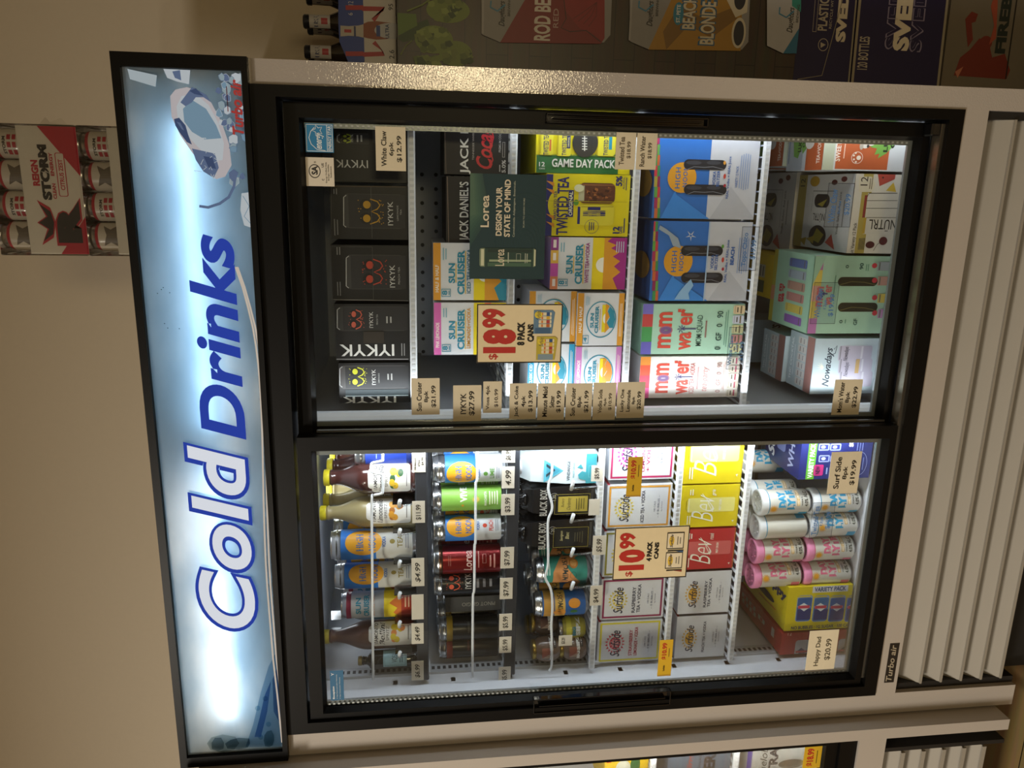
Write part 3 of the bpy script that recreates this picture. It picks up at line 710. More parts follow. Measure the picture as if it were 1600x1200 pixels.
def a_(f, g):
    f.R(853, 863, 272, 370, '20256b'); f.E(856, 886, 298, 342, 'e0cf1c', 0, 360)
    for q in (288, 300, 340, 352): f.P([(853, q-6), (866, q-3), (866, q+4)], 'd98f2a'); 
    f.T('HARD ICED TEA', 865, 870, 298, 343, '20256b', bold=.01)
    f.T('TWISTED TEA', 870, 888, 276, 367, '20256b', bold=.03)
    f.R(888, 896, 297, 339, '20256b'); f.T('ORIGINAL', 889, 894.5, 299, 337, 'ece8c4', bold=.03)
    f.RR(905, 961, 286, 318, '5f3424', .25); f.R(904, 913, 290, 314, 'b9b594'); f.R(906, 960, 288, 290, '8c5a3a')
    random.seed(5)
    for i in range(34): q = random.uniform(915, 952); w = random.uniform(290, 311); f.P([(q, w), (q+random.uniform(3, 7), w+2), (q+4, w+random.uniform(3, 6)), (q-1, w+4)], random.choice(['8a5230', 'a8683a', '45221a', '6d3c26']))
    f.E(897, 912, 288, 300, 'd9d8b0'); f.E(896, 904, 312, 321, '5c9636')
    f.RR(902, 959, 320, 352, 'd8cb35', .2); f.R(902, 906, 323, 350, '20256b'); f.T('TWISTED TEA', 910, 946, 329, 338, '20256b', rot=180, bold=.05); f.R(918, 938, 323.5, 328.5, '20256b'); f.line([(908, 323), (958, 323)], .0012, '9a8d20')
    f.ring(913, 935, 343, 365, '20256b', .05); f.tiny(919, 929, 346, 361, 3, '20256b')
    f.T('5%', 962, 972, 275, 291, '20256b', bold=.05); f.T('ALC./VOL.', 973, 976, 276, 296, '20256b', bold=.02); f.tiny(977, 980, 275, 300, 1, '20256b')
    f.T('12', 957, 967, 354, 365, '20256b', bold=.05); f.T('CANS', 967, 972, 354, 365, '20256b', bold=.03); f.tiny(973, 977, 340, 365, 1, '20256b')
    f.R(853, 980, 314.5, 315.3, 'b8a818')
carton('drinks_carton', 'bright yellow twelve-can carton printed with a jar of iced tea', 'drinks carton', 'yellow tea cartons', 853, 979, 272, 369, E-.438, .140, .22, YB, a_)
def wt(f, g):
    pass
carton('drinks_carton', 'white eight-pack carton with purple and yellow mountains beside the yellow tea carton', 'drinks carton', G3, 860, 974, 371, 452, E-.438, .140, .16, WP, sun_box('9a3f94', 'WHITE TEA', 'WHITE TEA+VODKA', '96297e', low='a62a86', mount=ORG,
    q=lambda f, g: (g.R(0, .1, 0, .25, 'd9845a'), g.R(0, .1, .25, .5, 'c64fa8'), g.R(0, .1, .5, .75, 'e0b04a'), g.R(.03, .07, .06, .2, 'f3e6de'), g.R(.03, .07, .56, .7, 'f3e6de'), g.R(.03, .07, .8, .95, 'f3e6de'))), top=mat('8f78a8', .5))
def sq_box(head, hl, c2='2f8fa8', foot=None):
    def art(f, g):
        g.R(0, .13, 0, 1, head); g.T(hl, .035, .10, .25, .75, 'f6eee2', bold=.03); g.R(.88, 1, 0, 1, foot or head); g.tiny(.91, .97, .08, .9, 2, 'f0e2cc')
        g.ring(.19, .84, .15, .85, '2f8fa8', .07, 40)
        g.T('SUN', .28, .36, .34, .62, TEAL, bold=.05); g.T('CRUISER', .38, .46, .24, .76, TEAL, bold=.05); g.tiny(.475, .51, .27, .73, 1, 'c79a3a')
        g.R(.53, .60, .26, .78, YEL); g.E(.55, .70, .42, .62, 'f3efe0', 0, 180)
        g.P([(.60, .24), (.60, .80), (.68, .76), (.64, .66), (.70, .56), (.63, .46), (.70, .34)], ORG); g.P([(.70, .34), (.64, .44), (.70, .54), (.65, .66), (.69, .75), (.78, .66), (.815, .5), (.78, .34)], c2)
        g.O(.13, .26, .04, .2, TEAL, .0011); g.T('4', .15, .22, .07, .16, TEAL, bold=.04); g.tiny(.17, .26, .76, .95, 4, '8fb8c8')
    return art
G4 = 'small white ringed four-pack cartons'
zt = E-.438+.098
carton('drinks_carton', 'small white four-pack carton with an amber band, lower of its stack', 'drinks carton', G4, 887, 965, 458, 540, E-.438, .135, .12, WP, sq_box(ORG, 'HALF & HALF'), zt=zt)
carton('drinks_carton', 'small white four-pack carton with a lilac band on the shelf by the post', 'drinks carton', G4, 883, 960, 542, 625, E-.438, .135, .12, WP, sq_box('cf7fc0', 'PINK LEMONADE', 'e8893a'), zt=zt)
carton('drinks_carton', 'small white four-pack carton with an amber band, half behind the price poster', 'drinks carton', G4, 806, 886, 455, 534, zt+.001, .145, .12, WP, sq_box(ORG, 'HALF & HALF'), zt=zt+.099)
carton('drinks_carton', 'small white four-pack carton with a blue band, upper of its stack', 'drinks carton', G4, 799, 882, 538, 620, zt+.001, .145, .12, WP, sq_box('36a5cf', 'CLASSIC ICED TEA'), zt=zt+.099)

# ---- fourth shelf
HB = mat('2f6fc0', .4, 0, 0, .25); WC = mat('cfcfd4', .4, 0, 0, .25)
def hn(y0, y1, beach, dx):
    def art(f, g):
        w = (y1-y0); X0, X1 = 1022-dx, 1182-dx*1.5
        f.R(X0+(86), X1+6, y0-1, y1+2, 'c7c8cf'); f.P([(X0+86, y1), (X1-3, y1), (X0+120, y0+w*.62)], 'b9bac2')
        for i in range(8): s = y0+w*i/8; f.R(X0, X0+5, s, s+w/8-.3, ['c8643a', '8f2a5a', '3f8f55', 'c93a4a', 'b0a040', '62a04a', 'a8305a', 'c86a3a'][(i+beach*3) % 8]); f.R(X0+5, X0+9, s, s+w/8-.3, ['a8305a', '62a04a', 'c8643a', '3f8f55', '8f2a5a', 'c93a4a', 'b0a040', '3f8f55'][(i+beach*3) % 8])
        c = (y0+y1)/2+(2 if not beach else 0)
        f.P([(X0+9, y1), (X0+34, c+18), (X0+34, c+26), (X0+86, y1)], '3a86d8')
        f.E(X0+21-(3*beach), X0+66-(3*beach), c-24, c+24, 'dc9c2c')
        f.T('HIGH', X0+33-3*beach, X0+41-3*beach, c-16, c+17, '2f68b0', bold=.02, sp=1.15); f.T('NOON', X0+45-3*beach, X0+52-3*beach, c-18, c+15, '2f68b0', bold=.02, sp=1.15)
        for s in (-28, 11) if not beach else (-24, 18):
            f.RR(X0+46-dx*.4, X0+113-dx*.9, c+s, c+s+16, '20222a', .5); f.E(X0+50, X0+74, c+s+1.5, c+s+8, '3d3f48'); f.E(X0+82, X0+104, c+s+1.5, c+s+8, '3d3f48'); f.line([(X0+52, c+s+15), (X0+62, c+s+11), (X0+78, c+s+12), (X0+92, c+s+11), (X0+108-dx, c+s+15)], .0012, '7b7d86')
        f.T('VODKA', X0+91, X0+96, c-10, c+12, '2f5fa8', bold=.03); f.T('SELTZER', X0+97.5, X0+102, c-11, c+14, '2f5fa8', bold=.03)
        f.E(X0+108, X0+112, c-6, c+2, 'c9463a'); f.E(X0+108, X0+112, c+10, c+15, 'a82a3a'); f.E(X0+108, X0+112, c-26, c-20, '5f9a40') if beach else f.E(X0+108, X0+112, c-26, c-20, 'd99a3a')
        f.T('REAL Vodka + REAL Juice', X0+114, X0+119, c-33, c+33, '2f5fa8', bold=.015)
        if beach: f.T('BEACH', X0+122, X0+128, c-22, c+6, '2f5fa8', bold=.05)
        else: f.T('VARIETY 12 PACK', X0+127, X0+131, c-18, c+16, '2f5fa8', bold=.01)
        f.tiny(X0+133, X0+150, c-38, c+20, 5, '8fa3c8')
        if beach:
            f.P([(X0+12, y0+6), (X0+22, y0+12), (X0+40, y0+26), (X0+45, y0+42), (X0+32, y0+38), (X0+26, y0+22), (X0+10, y0+12)], '9aa8b4')
            for k in range(5):
                g_ = k*1.257; f.P([(X0+60+9*math.sin(g_)*1.0, y0+22+9*math.cos(g_)), (X0+60+2*math.sin(g_+.63), y0+22+2*math.cos(g_+.63)), (X0+60+2*math.sin(g_-.63), y0+22+2*math.cos(g_-.63))], 'c3cbd2')
            f.P([(X0+34, y1-2), (X0+42, y1-14), (X0+52, y1-26), (X0+60, y1-34), (X0+64, y1-24), (X0+56, y1-12), (X0+58, y1-2)], '8fb8dc'); f.R(X0+84, X0+86, y0, y1, 'a9c0d8')
    return art
def htop(X0, X1, y0, y1):
    return lambda f, g: (g.E(.05, .95, .25, .6, '8a6a34'), g.T('HIGH NOON', .3, .7, .3, .55, '274a80', fit=False))
G5 = 'blue and white twelve-can seltzer cartons'
carton('drinks_carton', 'blue and white twelve-can carton with plain sky, right end of the fourth shelf', 'drinks carton', G5, 1022, 1180, 209, 342, E-.703, .140, .13, HB, hn(209, 342, 0, 0), top=mat('254a86', .5), topart=htop(0,0,0,0), X1=.112)
carton('drinks_carton', 'blue and white twelve-can carton with a starfish and beach waves', 'drinks carton', G5, 1018, 1170, 346, 470, E-.703, .140, .13, HB, hn(346, 470, 1, 3), top=mat('254a86', .5), topart=htop(0,0,0,0))
def mom(y0, y1, base, tea, x0, x1):
    RED = 'd8503f'
    def art(f, g):
        g.R(0, .10, 0, .25, '6a62b8' if not tea else 'e860a0'); g.R(0, .10, .25, .55, '4a9a58' if not tea else 'd83a55'); g.R(0, .10, .55, .8, 'c94a4a' if not tea else 'e8553a'); g.R(0, .10, .8, 1, '7a72c8' if not tea else 'e8933a')
        g.T('m m', .16, .29, .12, .84, RED, bold=.035); g.ring(.18, .29, .40, .56, '7a5a8a', .9); g.ring(.17, .30, .39, .57, 'c06a7a', .2)
        g.T('wa', .37, .49, .08, .44, RED, bold=.035); g.T('er', .37, .49, .58, .90, RED, bold=.035); g.R(.34, .37, .84, .90, RED)
        g.R(.38, .53, .495, .52, '4a4a78'); 
        for k in range(7): q = k*.9; g.P([(.385, .507), (.385+.045*math.sin(q), .507+.10*math.cos(q)), (.385+.030*math.sin(q+.35), .507+.06*math.cos(q+.35))], '4a3f7a')
        if not tea:
            g.T('MOM SQUAD', .535, .60, .16, .78, '2f4f4a', bold=.0); g.tiny(.61, .65, .3, .7, 1, '9a7a70')
            g.T('0   GF   0   90', .73, .79, .08, .86, '2f4f4a', bold=.02); g.tiny(.81, .85, .12, .9, 2, '6f9f8a')
            cols = ['d8d2a0', 'cf8f88', 'd8d2a0', 'c8ccda', 'e0c8a0']
        else:
            g.T('ICED TEA • VODKA', .50, .55, .10, .84, 'c86a6a'); g.tiny(.57, .60, .2, .75, 1, 'd8a0a0'); g.T('tea-party', .63, .70, .15, .75, 'd89a98', shear=.3)
            g.T('0   GF   0   90', .77, .82, .12, .85, 'b8908a', bold=.02); g.tiny(.835, .86, .12, .9, 2, 'd8b0a8')
            cols = ['d8cfc0', 'ded6c4', 'e3dcc8', 'd4c8b8', 'ded6c4']
        for k in range(5):
            s = .02+k*.196; g.RR(.885, 1.0, s, s+.17, cols[k], .2); g.R(.955, .97, s+.01, s+.16, 'b8506a' if tea else '7a6a50'); g.R(.90, .905, s+.01, s+.16, 'a09a88'); g.tiny(.915, .945, s+.03, s+.14, 1, '5a5648')
    return art
G6 = 'palm tree drink cartons on the fourth shelf'
def extra_strip(c, z):
    return lambda m, a0, a1, b0, b1: None
carton('drinks_carton', 'mint green carton with coral letters and a small palm tree', 'drinks carton', G6, 1003, 1150, 475, 553, E-.703, .140, .17, 'aed6bd', mom(475, 553, 0, 0, 1003, 1150), top='8fb7a4', topart=lambda f, g: g.T('mom water', .2, .8, .1, .9, 'a85a5a', bold=.05, fit=False))
carton('drinks_carton', 'cream carton with coral letters and a small palm tree, next to the post', 'drinks carton', G6, 999, 1145, 557, 636, E-.703, .140, .17, 'ece6e2', mom(557, 636, 0, 1, 999, 1145), top='b9b5b8', topart=lambda f, g: g.T('mom water', .2, .8, .1, .9, 'a85a5a', bold=.05, fit=False))

# ---- cooler floor, right
FZ = E+ZF
def lucky(f, g):
    g.R(0, 1, 0, 1, 'c9c9c9'); g.R(0, .12, 0, 1, 'b3b7a0'); g.R(.14, .72, .03, 1, 'b5592f'); f.T('SWEET TEA', 1307, 1315, 200, 252, 'e8d9c8', bold=.03)
    f.ring(1330, 1348, 237, 256, 'e8d9c8', .08); f.E(1338, 1345, 243, 250, 'e8d9c8')
    for t, s in ((1334, 243), (1334, 249), (1337, 239), (1337, 253)): f.E(t-1.5, t+1.5, s-1.5, s+1.5, 'e8d9c8')
    f.T('2', 1318, 1319, 200, 201, 'b5592f') if False else f.tiny(1318, 1322, 215, 250, 1, 'e0b8a0')
    f.P([(1363, 200), (1395, 200), (1402, 212), (1396, 228), (1384, 240), (1371, 248), (1374, 240), (1366, 242), (1370, 232), (1360, 230)], '6f9f45')
    f.T('LUCKY', 1383, 1390, 180, 238, '1f2a18', bold=.06); f.T('ONE', 1393, 1400, 195, 232, '1f2a18', bold=.06)
    # pale puppy
    f.E(1345, 1360, 212, 232, 'cfc7bb'); f.E(1352, 1372, 200, 228, 'd8d0c4'); f.E(1343, 1349, 222, 234, 'a89c8c'); f.E(1354, 1358, 226, 231, '3a342e')
def ltop(f, g):
    g.R(0, .45, 0, 1, 'a9adb0'); g.R(.55, 1, 0, .9, 'b5592f'); g.T('TEA+VODKA', .84, .93, .15, .85, 'e8d9c8', bold=.03); g.P([(.2, .35), (.12, .95), (.5, .98), (.6, .6), (.45, .4), (.4, .55), (.32, .3)], '6f9f45'); g.T('LUCKY', .3, .4, .45, .95, '1f2a18', bold=.05); g.T('ONE', .42, .5, .55, .9, '1f2a18', bold=.05); g.E(.5, .75, .5, .85, 'd8d0c4'); g.tiny(.02, .1, .1, .8, 1, '7a8a9a')
G7 = 'orange and white tea cartons on the cooler floor'
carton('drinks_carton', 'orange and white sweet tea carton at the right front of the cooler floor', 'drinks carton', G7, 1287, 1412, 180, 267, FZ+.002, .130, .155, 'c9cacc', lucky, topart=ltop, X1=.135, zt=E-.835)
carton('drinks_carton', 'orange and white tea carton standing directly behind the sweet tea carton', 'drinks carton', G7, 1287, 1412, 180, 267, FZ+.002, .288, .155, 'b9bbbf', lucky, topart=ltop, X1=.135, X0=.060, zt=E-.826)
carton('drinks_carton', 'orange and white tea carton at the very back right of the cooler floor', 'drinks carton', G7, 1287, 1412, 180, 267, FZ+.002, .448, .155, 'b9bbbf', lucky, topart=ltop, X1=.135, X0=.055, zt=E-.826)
def nut(f, g):
    g.R(0, 1, 0, 1, 'cdc6b8'); f.R(1341, 1356, 268, 420, 'a8954a')
    f.P([(1342, 276), (1342, 300), (1362, 300), (1368, 288), (1362, 276)], 'd0c6ac'); f.T('12', 1345, 1356, 276, 290, '3a342e'); f.T('FRUIT CANS', 1357, 1363, 278, 296, '6a604e') if False else f.tiny(1358, 1364, 278, 296, 2, '6a604e')
    f.P([(1371, 268), (1400, 268), (1398, 280), (1374, 291)], 'a84438'); f.P([(1384, 298), (1396, 285), (1400, 300)], 'c9a838'); f.E(1378, 1381, 276, 279, '3a2420')
    f.R(1352, 1402, 302, 366, 'c9c2b4'); f.line([(1402, 302), (1358, 302), (1352, 312), (1350, 342)], .0014, '2a2622')
    for s in (313.5, 325.5, 340): f.line([(1402, s), (1353, s)], .001, '4a4640')
    f.R(1349, 1353, 305, 340, '8a3a34'); f.R(1348, 1352, 340, 365, 'b09238')
    f.T('NÜTRL', 1355, 1399, 345, 361, '2f2b27', rot=180, bold=.0) if False else None
    f.T('NÜTRL', 1356, 1398, 346, 362, '2f2b27', rot=90) if False else f.T('NÜTRL', 1356, 1398, 346, 362, '2f2b27', rot=270) if False else None
    f.T('NÜTRL', 1357, 1400, 343, 362, '2f2b27', rot=90)
    f.E(1352, 1366, 377, 388, '4a1f1f'); f.E(1373, 1386, 370, 383, '5a2222'); f.line([(1379, 376), (1370, 382), (1364, 392)], .001, '3a342e')
    for i in range(9): f.R(1341+i*1.1, 1341.5+i*1.1, 372, 390, '4a4640')
    f.T('Fruit Variety 12 Pack', 1330, 1337, 348, 402, '3a342e')
def ntop(f, g):
    g.R(0, 1, 0, 1, 'b9b6b0'); g.R(0, .16, 0, 1, '948545'); g.T('12', .03, .12, .84, .95, '2a2622')
    g.E(.3, .62, .03, .32, '2d2826'); g.P([(.36, .12), (.5, .08), (.58, .2), (.44, .28)], '8f8332'); g.RR(.34, .62, .56, .74, '2d2826', .5); g.P([(.4, .6), (.5, .57), (.58, .68)], '8f8332')
    g.T('NÜTRL', .34, .56, .36, .48, '37332f', rot=90) ; g.line([(.30, .5), (.30, .78), (.74, .78), (.74, .3)], .0012, '4a4640'); g.T('Vodka. Seltzer. Real juice.', .78, .83, .22, .78, '37332f'); g.tiny(.86, .9, .3, .7, 1, '7a766e')
    g.E(.62, .72, .86, .93, '4a1f1f'); g.E(.78, .88, .9, .97, '5a2222'); g.P([(.8, .02), (.62, .1), (.72, .22)], 'a84438'); g.E(.22, .4, .84, .98, 'a8852a'); g.P([(.12, .1), (.24, .02), (.26, .14)], '9c8430'); g.P([(.26, .12), (.4, .06), (.42, .18)], '9c8430')
G8 = 'white fruit seltzer cartons on the cooler floor'
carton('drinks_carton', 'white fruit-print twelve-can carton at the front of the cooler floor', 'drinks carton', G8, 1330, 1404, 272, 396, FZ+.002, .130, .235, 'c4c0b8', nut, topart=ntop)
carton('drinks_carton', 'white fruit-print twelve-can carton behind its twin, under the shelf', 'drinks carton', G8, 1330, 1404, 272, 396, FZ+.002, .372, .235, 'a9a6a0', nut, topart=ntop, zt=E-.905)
def momf(f, g):
    g.R(0, 1, 0, 1, '9fc0a6'); g.R(0, .10, 0, .2, 'b070a0'); g.R(0, .10, .2, .42, 'd0b858'); g.R(0, .10, .42, .62, 'd8a088'); g.R(0, .10, .62, .82, 'd0b858'); g.R(0, .10, .82, 1, 'b070a0')
    f.P([(1268, 400), (1292, 400), (1268, 448)], '93b59c')
    for s0 in (433, 473): f.RR(1309, 1371, s0, s0+14, '2e2a1c', .5); f.line([(1312, s0+12), (1330, s0+7), (1350, s0+8), (1368, s0+12)], .0014, '6a6238')
    f.T('m m', 1275, 1286, 448, 479, 'c96a6a', bold=.035); f.T('wa', 1290, 1300, 464, 477, 'c96a6a', bold=.035); f.T('er', 1290, 1300, 445, 457, 'c96a6a', bold=.035)
    f.ring(1277, 1285, 459, 468, '8a5a8a', .8); f.R(1280, 1293, 458, 460, '4a3f7a')
    for k in range(7): q = k*.9; f.P([(1284, 459), (1284+5*math.sin(q), 459+6*math.cos(q)), (1284+4*math.sin(q+.5), 459+5*math.cos(q+.5))], '3f5a8a')
    f.T('0', 1311, 1316, 500, 505, '2f4f4a', bold=.02); f.T('GF', 1333, 1339, 498, 508, '2f4f4a', bold=.03); f.T('90', 1343, 1349, 411, 421, '2f4f4a', bold=.03); f.T('0', 1321, 1326, 414, 419, '2f4f4a', bold=.02); f.tiny(1352, 1358, 412, 424, 2, '5f8a72'); f.tiny(1319, 1322, 498, 506, 1, '5f8a72')
    f.tiny(1302, 1305, 430, 470, 1, '5f8a72')
    for s, c in ((416, '9aa0a0'), (439, 'b98a78'), (466, 'c9b050'), (490, 'b080a8')): f.R(1371, 1392, s-7, s+7, c); f.R(1373, 1375, s-6, s+6, '6a6a5a'); f.E(1362, 1370, s-5, s+3, 'c23a44')
def momt(f, g):
    g.R(0, 1, 0, 1, '9cc0a4'); g.R(0, .10, 0, 1, 'b2a23a'); g.R(0, .10, .3, .5, 'c98a6a')
    for k, c in enumerate(('8a5fa8', 'c8b458', 'b8807a', 'b08878', '9aa6b0', '5f6fa0')):
        s = .06+k*.15; g.RR(.42, .85, s, s+.11, c, .2); g.R(.78, .80, s+.01, s+.10, '6a6258'); g.R(.46, .47, s+.01, s+.10, '6a6258')
    g.T('m m', .22, .29, .3, .55, 'c2404a', bold=.07); g.T('wa er', .30, .37, .3, .55, 'c2404a', bold=.07)
carton('drinks_carton', 'large mint carton with two handle holes on the cooler floor', 'drinks carton', None, 1268, 1388, 400, 521, FZ+.002, .130, .185, '9fc0a6', momf, topart=momt)
carton('drinks_carton', 'yellow carton with pale squares lying behind the large mint carton', 'drinks carton', None, 1268, 1388, 385, 495, FZ+.002, .325, .20, 'c9a71c', None, zt=E-.852, X0=-.245, X1=-.142, topart=lambda f, g: (g.R(.0, .12, 0, 1, '8a2f4a'), g.R(.15, .3, .1, .9, '3a3422'), g.R(.35, .75, .45, .75, 'a9a58a'), g.tiny(.36, .74, .47, .73, 5, '5a5648'), g.R(.35, .75, .1, .38, '3f4a2a'), g.T('VARIETY', .16, .27, .15, .6, 'e0c838', bold=.04)))
def now(f, g):
    g.R(0, 1, 0, 1, 'b4c2c8'); f.T('Nowadays', 1287, 1301, 543, 604, '1e2a3a', shear=.35, bold=.02)
    f.line([(1303, 546), (1308, 540), (1305, 552), (1296, 556)], .0016, '1e2a3a')
    for k in range(7): q = math.pi*k/6; f.P([(1287, 574+0), (1282-7*math.sin(q)*1., 574-9*math.cos(q)), (1286, 574+2)], 'e0dcc8')
    for i, s in enumerate((540, 560, 580)): f.RR(1310, 1362, s, s+24, 'b0a9b8', .15); f.R(1312, 1314, s+1, s+22, '88848c'); f.R(1345, 1348, s+1, s+22, 'c8c4cc')
    for s in (546, 570): f.T('Nowadays', 1318, 1327, s-4, s+18, '3a3a4a', shear=.35)
    f.R(1336, 1342, 561, 583, 'b89868')
def nowt(f, g):
    g.R(0, 1, 0, 1, 'b3c1c8'); g.R(.72, 1, 0, 1, '9a706a'); g.R(.55, .72, 0, 1, 'a59ea2') if False else None
    for k in range(6): s = .06+.15*k; g.RR(.36, .70, s, s+.13, 'd0cbc8', .2); g.R(.44, .47, s+.02, s+.11, '8a6f6a'); g.R(.58, .60, s+.02, s+.11, '5a5660')
    g.T('THC COCKTAIL', .10, .18, .1, .9, 'eef2f4', bold=.03); g.tiny(.22, .28, .12, .85, 1, 'e0e6ea')
G9 = 'silver blue script cartons on the cooler floor'
carton('drinks_carton', 'silver blue carton with dark script standing behind a beige card', 'drinks carton', G9, 1270, 1360, 529, 615, FZ+.002, .130, .110, 'b2c0c8', now, topart=nowt)
carton('drinks_carton', 'silver blue carton, second in line behind the front script carton', 'drinks carton', G9, 1270, 1360, 529, 615, FZ+.002, .243, .110, 'b2c0c8', now, topart=nowt, zt=E-.855, X0=-.425, X1=-.318)
carton('drinks_carton', 'silver blue carton at the back of the cooler floor with its script half hidden', 'drinks carton', G9, 1270, 1360, 529, 615, FZ+.002, .47, .110, 'b2c0c8', lambda f, g: (g.T('Nowadays', .35, .6, .1, .9, '1e2a3a', shear=.35, bold=.02)), zt=E-.86, X0=-.430, X1=-.318)
carton('drinks_carton', 'navy carton with green edges low beside the post', 'drinks carton', None, 1270, 1360, 600, 640, FZ+.002, .26, .18, '1c2450', lambda f, g: g.O(0, 1, 0, 1, '4f8a3a', .006), topart=lambda f, g: g.O(0, 1, 0, 1, '4f8a3a', .006), zt=E-.93, X0=-.446, X1=-.428) if False else None
# ================================================================ LEFT DOOR
def bottle(name, label, x0, x1, y0, y1, zb, Yc, col, capc, art=None, grp=None, cap=None, r=None, neck=.26, sh=.52, turn=0.):
    X = at((x0*.3+x1*.7), (y0+y1)/2, Yc)[0]; th = math.atan2(-X, CAMD+Yc)
    if r is None: r = (at(x1-30, y0, Yc)[0]-at(x1-30, y1, Yc)[0])/2*math.cos(th)*.98
    X = max(X, -1.074+r); h = at(x0, (y0+y1)/2, Yc)[1]-zb; A = th+turn
    root = empty(name, (X, Yc, zb), label, 'bottle', grp); c = (X, Yc, zb)
    m = MB(); n = r*neck*1.6
    P = [(r*.85, 0), (r*.97, .004), (r, .010), (r, h*sh)]
    for i in range(1, 9):
        k = i/8; P.append((r+(n-r)*(1-math.cos(k*math.pi))/2, h*(sh+(.86-sh)*k)))
    P += [(n, h*.90), (n*1.12, h*.905), (n*1.12, h*.92), (n, h*.925), (n, h*.94)]
    m.lathe(c, P, K(col))
    if art: art(Art(m, Cy(c, r, A), (-r*1.2, r*1.2, .004, h*sh)))
    m.build('bottle_body', root)
    m = MB(); m.lathe(c, [(n*1.12, h*.935), (n*1.15, h*.945), (n*1.15, h*.99), (n*1.0, h)], K(capc)); m.build('bottle_cap', root)
    return root
def ornate(col1, col2, drink='Limoncello'):
    def art(g):
        P = [(.10, .2), (.10, .8), (.22, .8), (.26, .9), (.80, .9), (.84, .82), (.92, .82), (.92, .18), (.84, .18), (.80, .1), (.26, .1), (.22, .2)]
        g.RR(.02, .3, .25, .75, 'e4e2dc', .3); g.RR(.10, .94, .12, .88, 'e4e2dc', .12)
        g.T('TIAMONTO', .14, .22, .18, .82, '2d2a28', bold=.02); g.T(drink, .25, .36, .16, .84, '2d2a28', shear=.3, bold=.02); g.T('SPRITZ', .39, .45, .3, .7, '5a564f')
        random.seed(4)
        for i in range(9): t, s = random.uniform(.5, .74), random.uniform(.28, .7); g.E(t-.06, t+.06, s-.09, s+.09, random.choice((col1, col2, col1)))
        g.tiny(.84, .88, .3, .7, 1, '6a665f')
    return art
G = 'spritz bottles on the top left shelf'
Z1 = E-.004
bottle('drink_bottle', 'dark reddish glass bottle with a white lemon label, right of the frosted bottle', 506, 640, 716, 772, Z1, .19, mat('4a2a26', .15, 0, 0, .5), 'd8c822', ornate('e0b82a', '2f5a34'), G, turn=-.15)
bottle('drink_bottle', 'frosted pale yellow bottle with a white orange-fruit label', 500, 640, 774, 823, Z1, .19, mat('a39468', .35, 0, 0, .2), 'd8c822', ornate('d89a2a', 'b06a22'), G)
bottle('drink_bottle', 'rosy brown bottle with a white peach label on the far left of the top shelf', 505, 638, 966, 1014, Z1, .19, mat('6b5148', .3, 0, 0, .3), 'b9a83a', ornate('d8c23a', 'd88a4a', 'Bellini'), G)
def a_(g):
    g.R(.25, .80, .15, .95, '9cc4d0'); g.O(.28, .77, .2, .9, '4a7080', .0008); g.T('VOSA', .45, .58, .35, .75, '2a4450'); g.tiny(.62, .72, .3, .8, 2, '4a7080')
bottle('drink_bottle', 'small dark bottle with a pale blue square label, leftmost on the top shelf', 560, 636, 1030, 1062, Z1, .17, mat('24221c', .15, 0, 0, .5), '8a7a4a', a_, None, sh=.75)
bottle('drink_bottle', 'cobalt blue bottle tucked against the centre post on the top shelf', 548, 636, 690, 716, Z1, .17, mat('16307a', .15, 0, 0, .5), 'c9c8d0', None, None, r=.026, sh=.78) if False else None
HNB, HNS = '2f78cc', 'c3c6ca'
def hnc(sub, subc, big=False):
    def art(g):
        g.E(.12, .60, .14, .86, 'e0a022'); g.T('HIGH', .26, .36, .28, .72, '2f68b0', bold=.03); g.T('NOON', .42, .52, .28, .74, '2f68b0', bold=.03)
        g.T('VODKA', .60, .65, .36, .64, '2a5a9a', bold=.03); g.T(sub, .80, .87, .34, .66, subc, bold=.02); g.E(.70, .77, .44, .56, subc); g.tiny(.90, .96, .3, .7, 2, '8a8d96')
    return art
def hbands(): return [(0, .10, TIN), (.10, .58, HNB), (.58, 1, HNS)]
G = 'blue seltzer cans with orange suns'
can('drink_can', 'tall blue seltzer can with an orange sun, beside the frosted bottle on the top shelf', G, 518, 638, 825, 874, Z1, .18, [(0, .06, TIN), (.06, .52, HNB), (.52, 1, 'c9c8c2')], hnc('TEA', '8a7a3a'), turn=.1)
can('drink_can', 'tall blue seltzer can, second from the frosted bottle, in dimmer light', G, 524, 638, 877, 919, Z1, .19, [(0, .06, TIN), (.06, .52, HNB), (.52, 1, 'c9c8c2')], hnc('TEA', '8a7a3a'), turn=.1)
def a_(g):
    g.T('SUN', .14, .22, .2, .7, TEAL, bold=.04); g.T('CRUISER', .26, .34, .1, .8, TEAL, bold=.05); g.T('LEMONADE+VODKA', .37, .42, .1, .8, 'd8862a', bold=.03)
    g.R(.56, .82, -.1, 1.1, YEL); g.P([(.82, -.1), (.70, .2), (.76, .35), (.64, .5), (.76, .7), (.70, .85), (.82, 1.1)], 'd8742a'); g.tiny(.86, .96, .3, .9, 2, 'e8b890')
can('drink_can', 'silver and red can with yellow mountains on the top shelf', None, 534, 637, 922, 965, Z1, .19, [(0, .07, 'a03a50'), (.07, .56, 'c4c5c6'), (.56, .82, 'd8c41e'), (.82, 1, 'b23a22')], a_)
def cap_can(x0, x1, y0, y1, Y, lab):
    pass
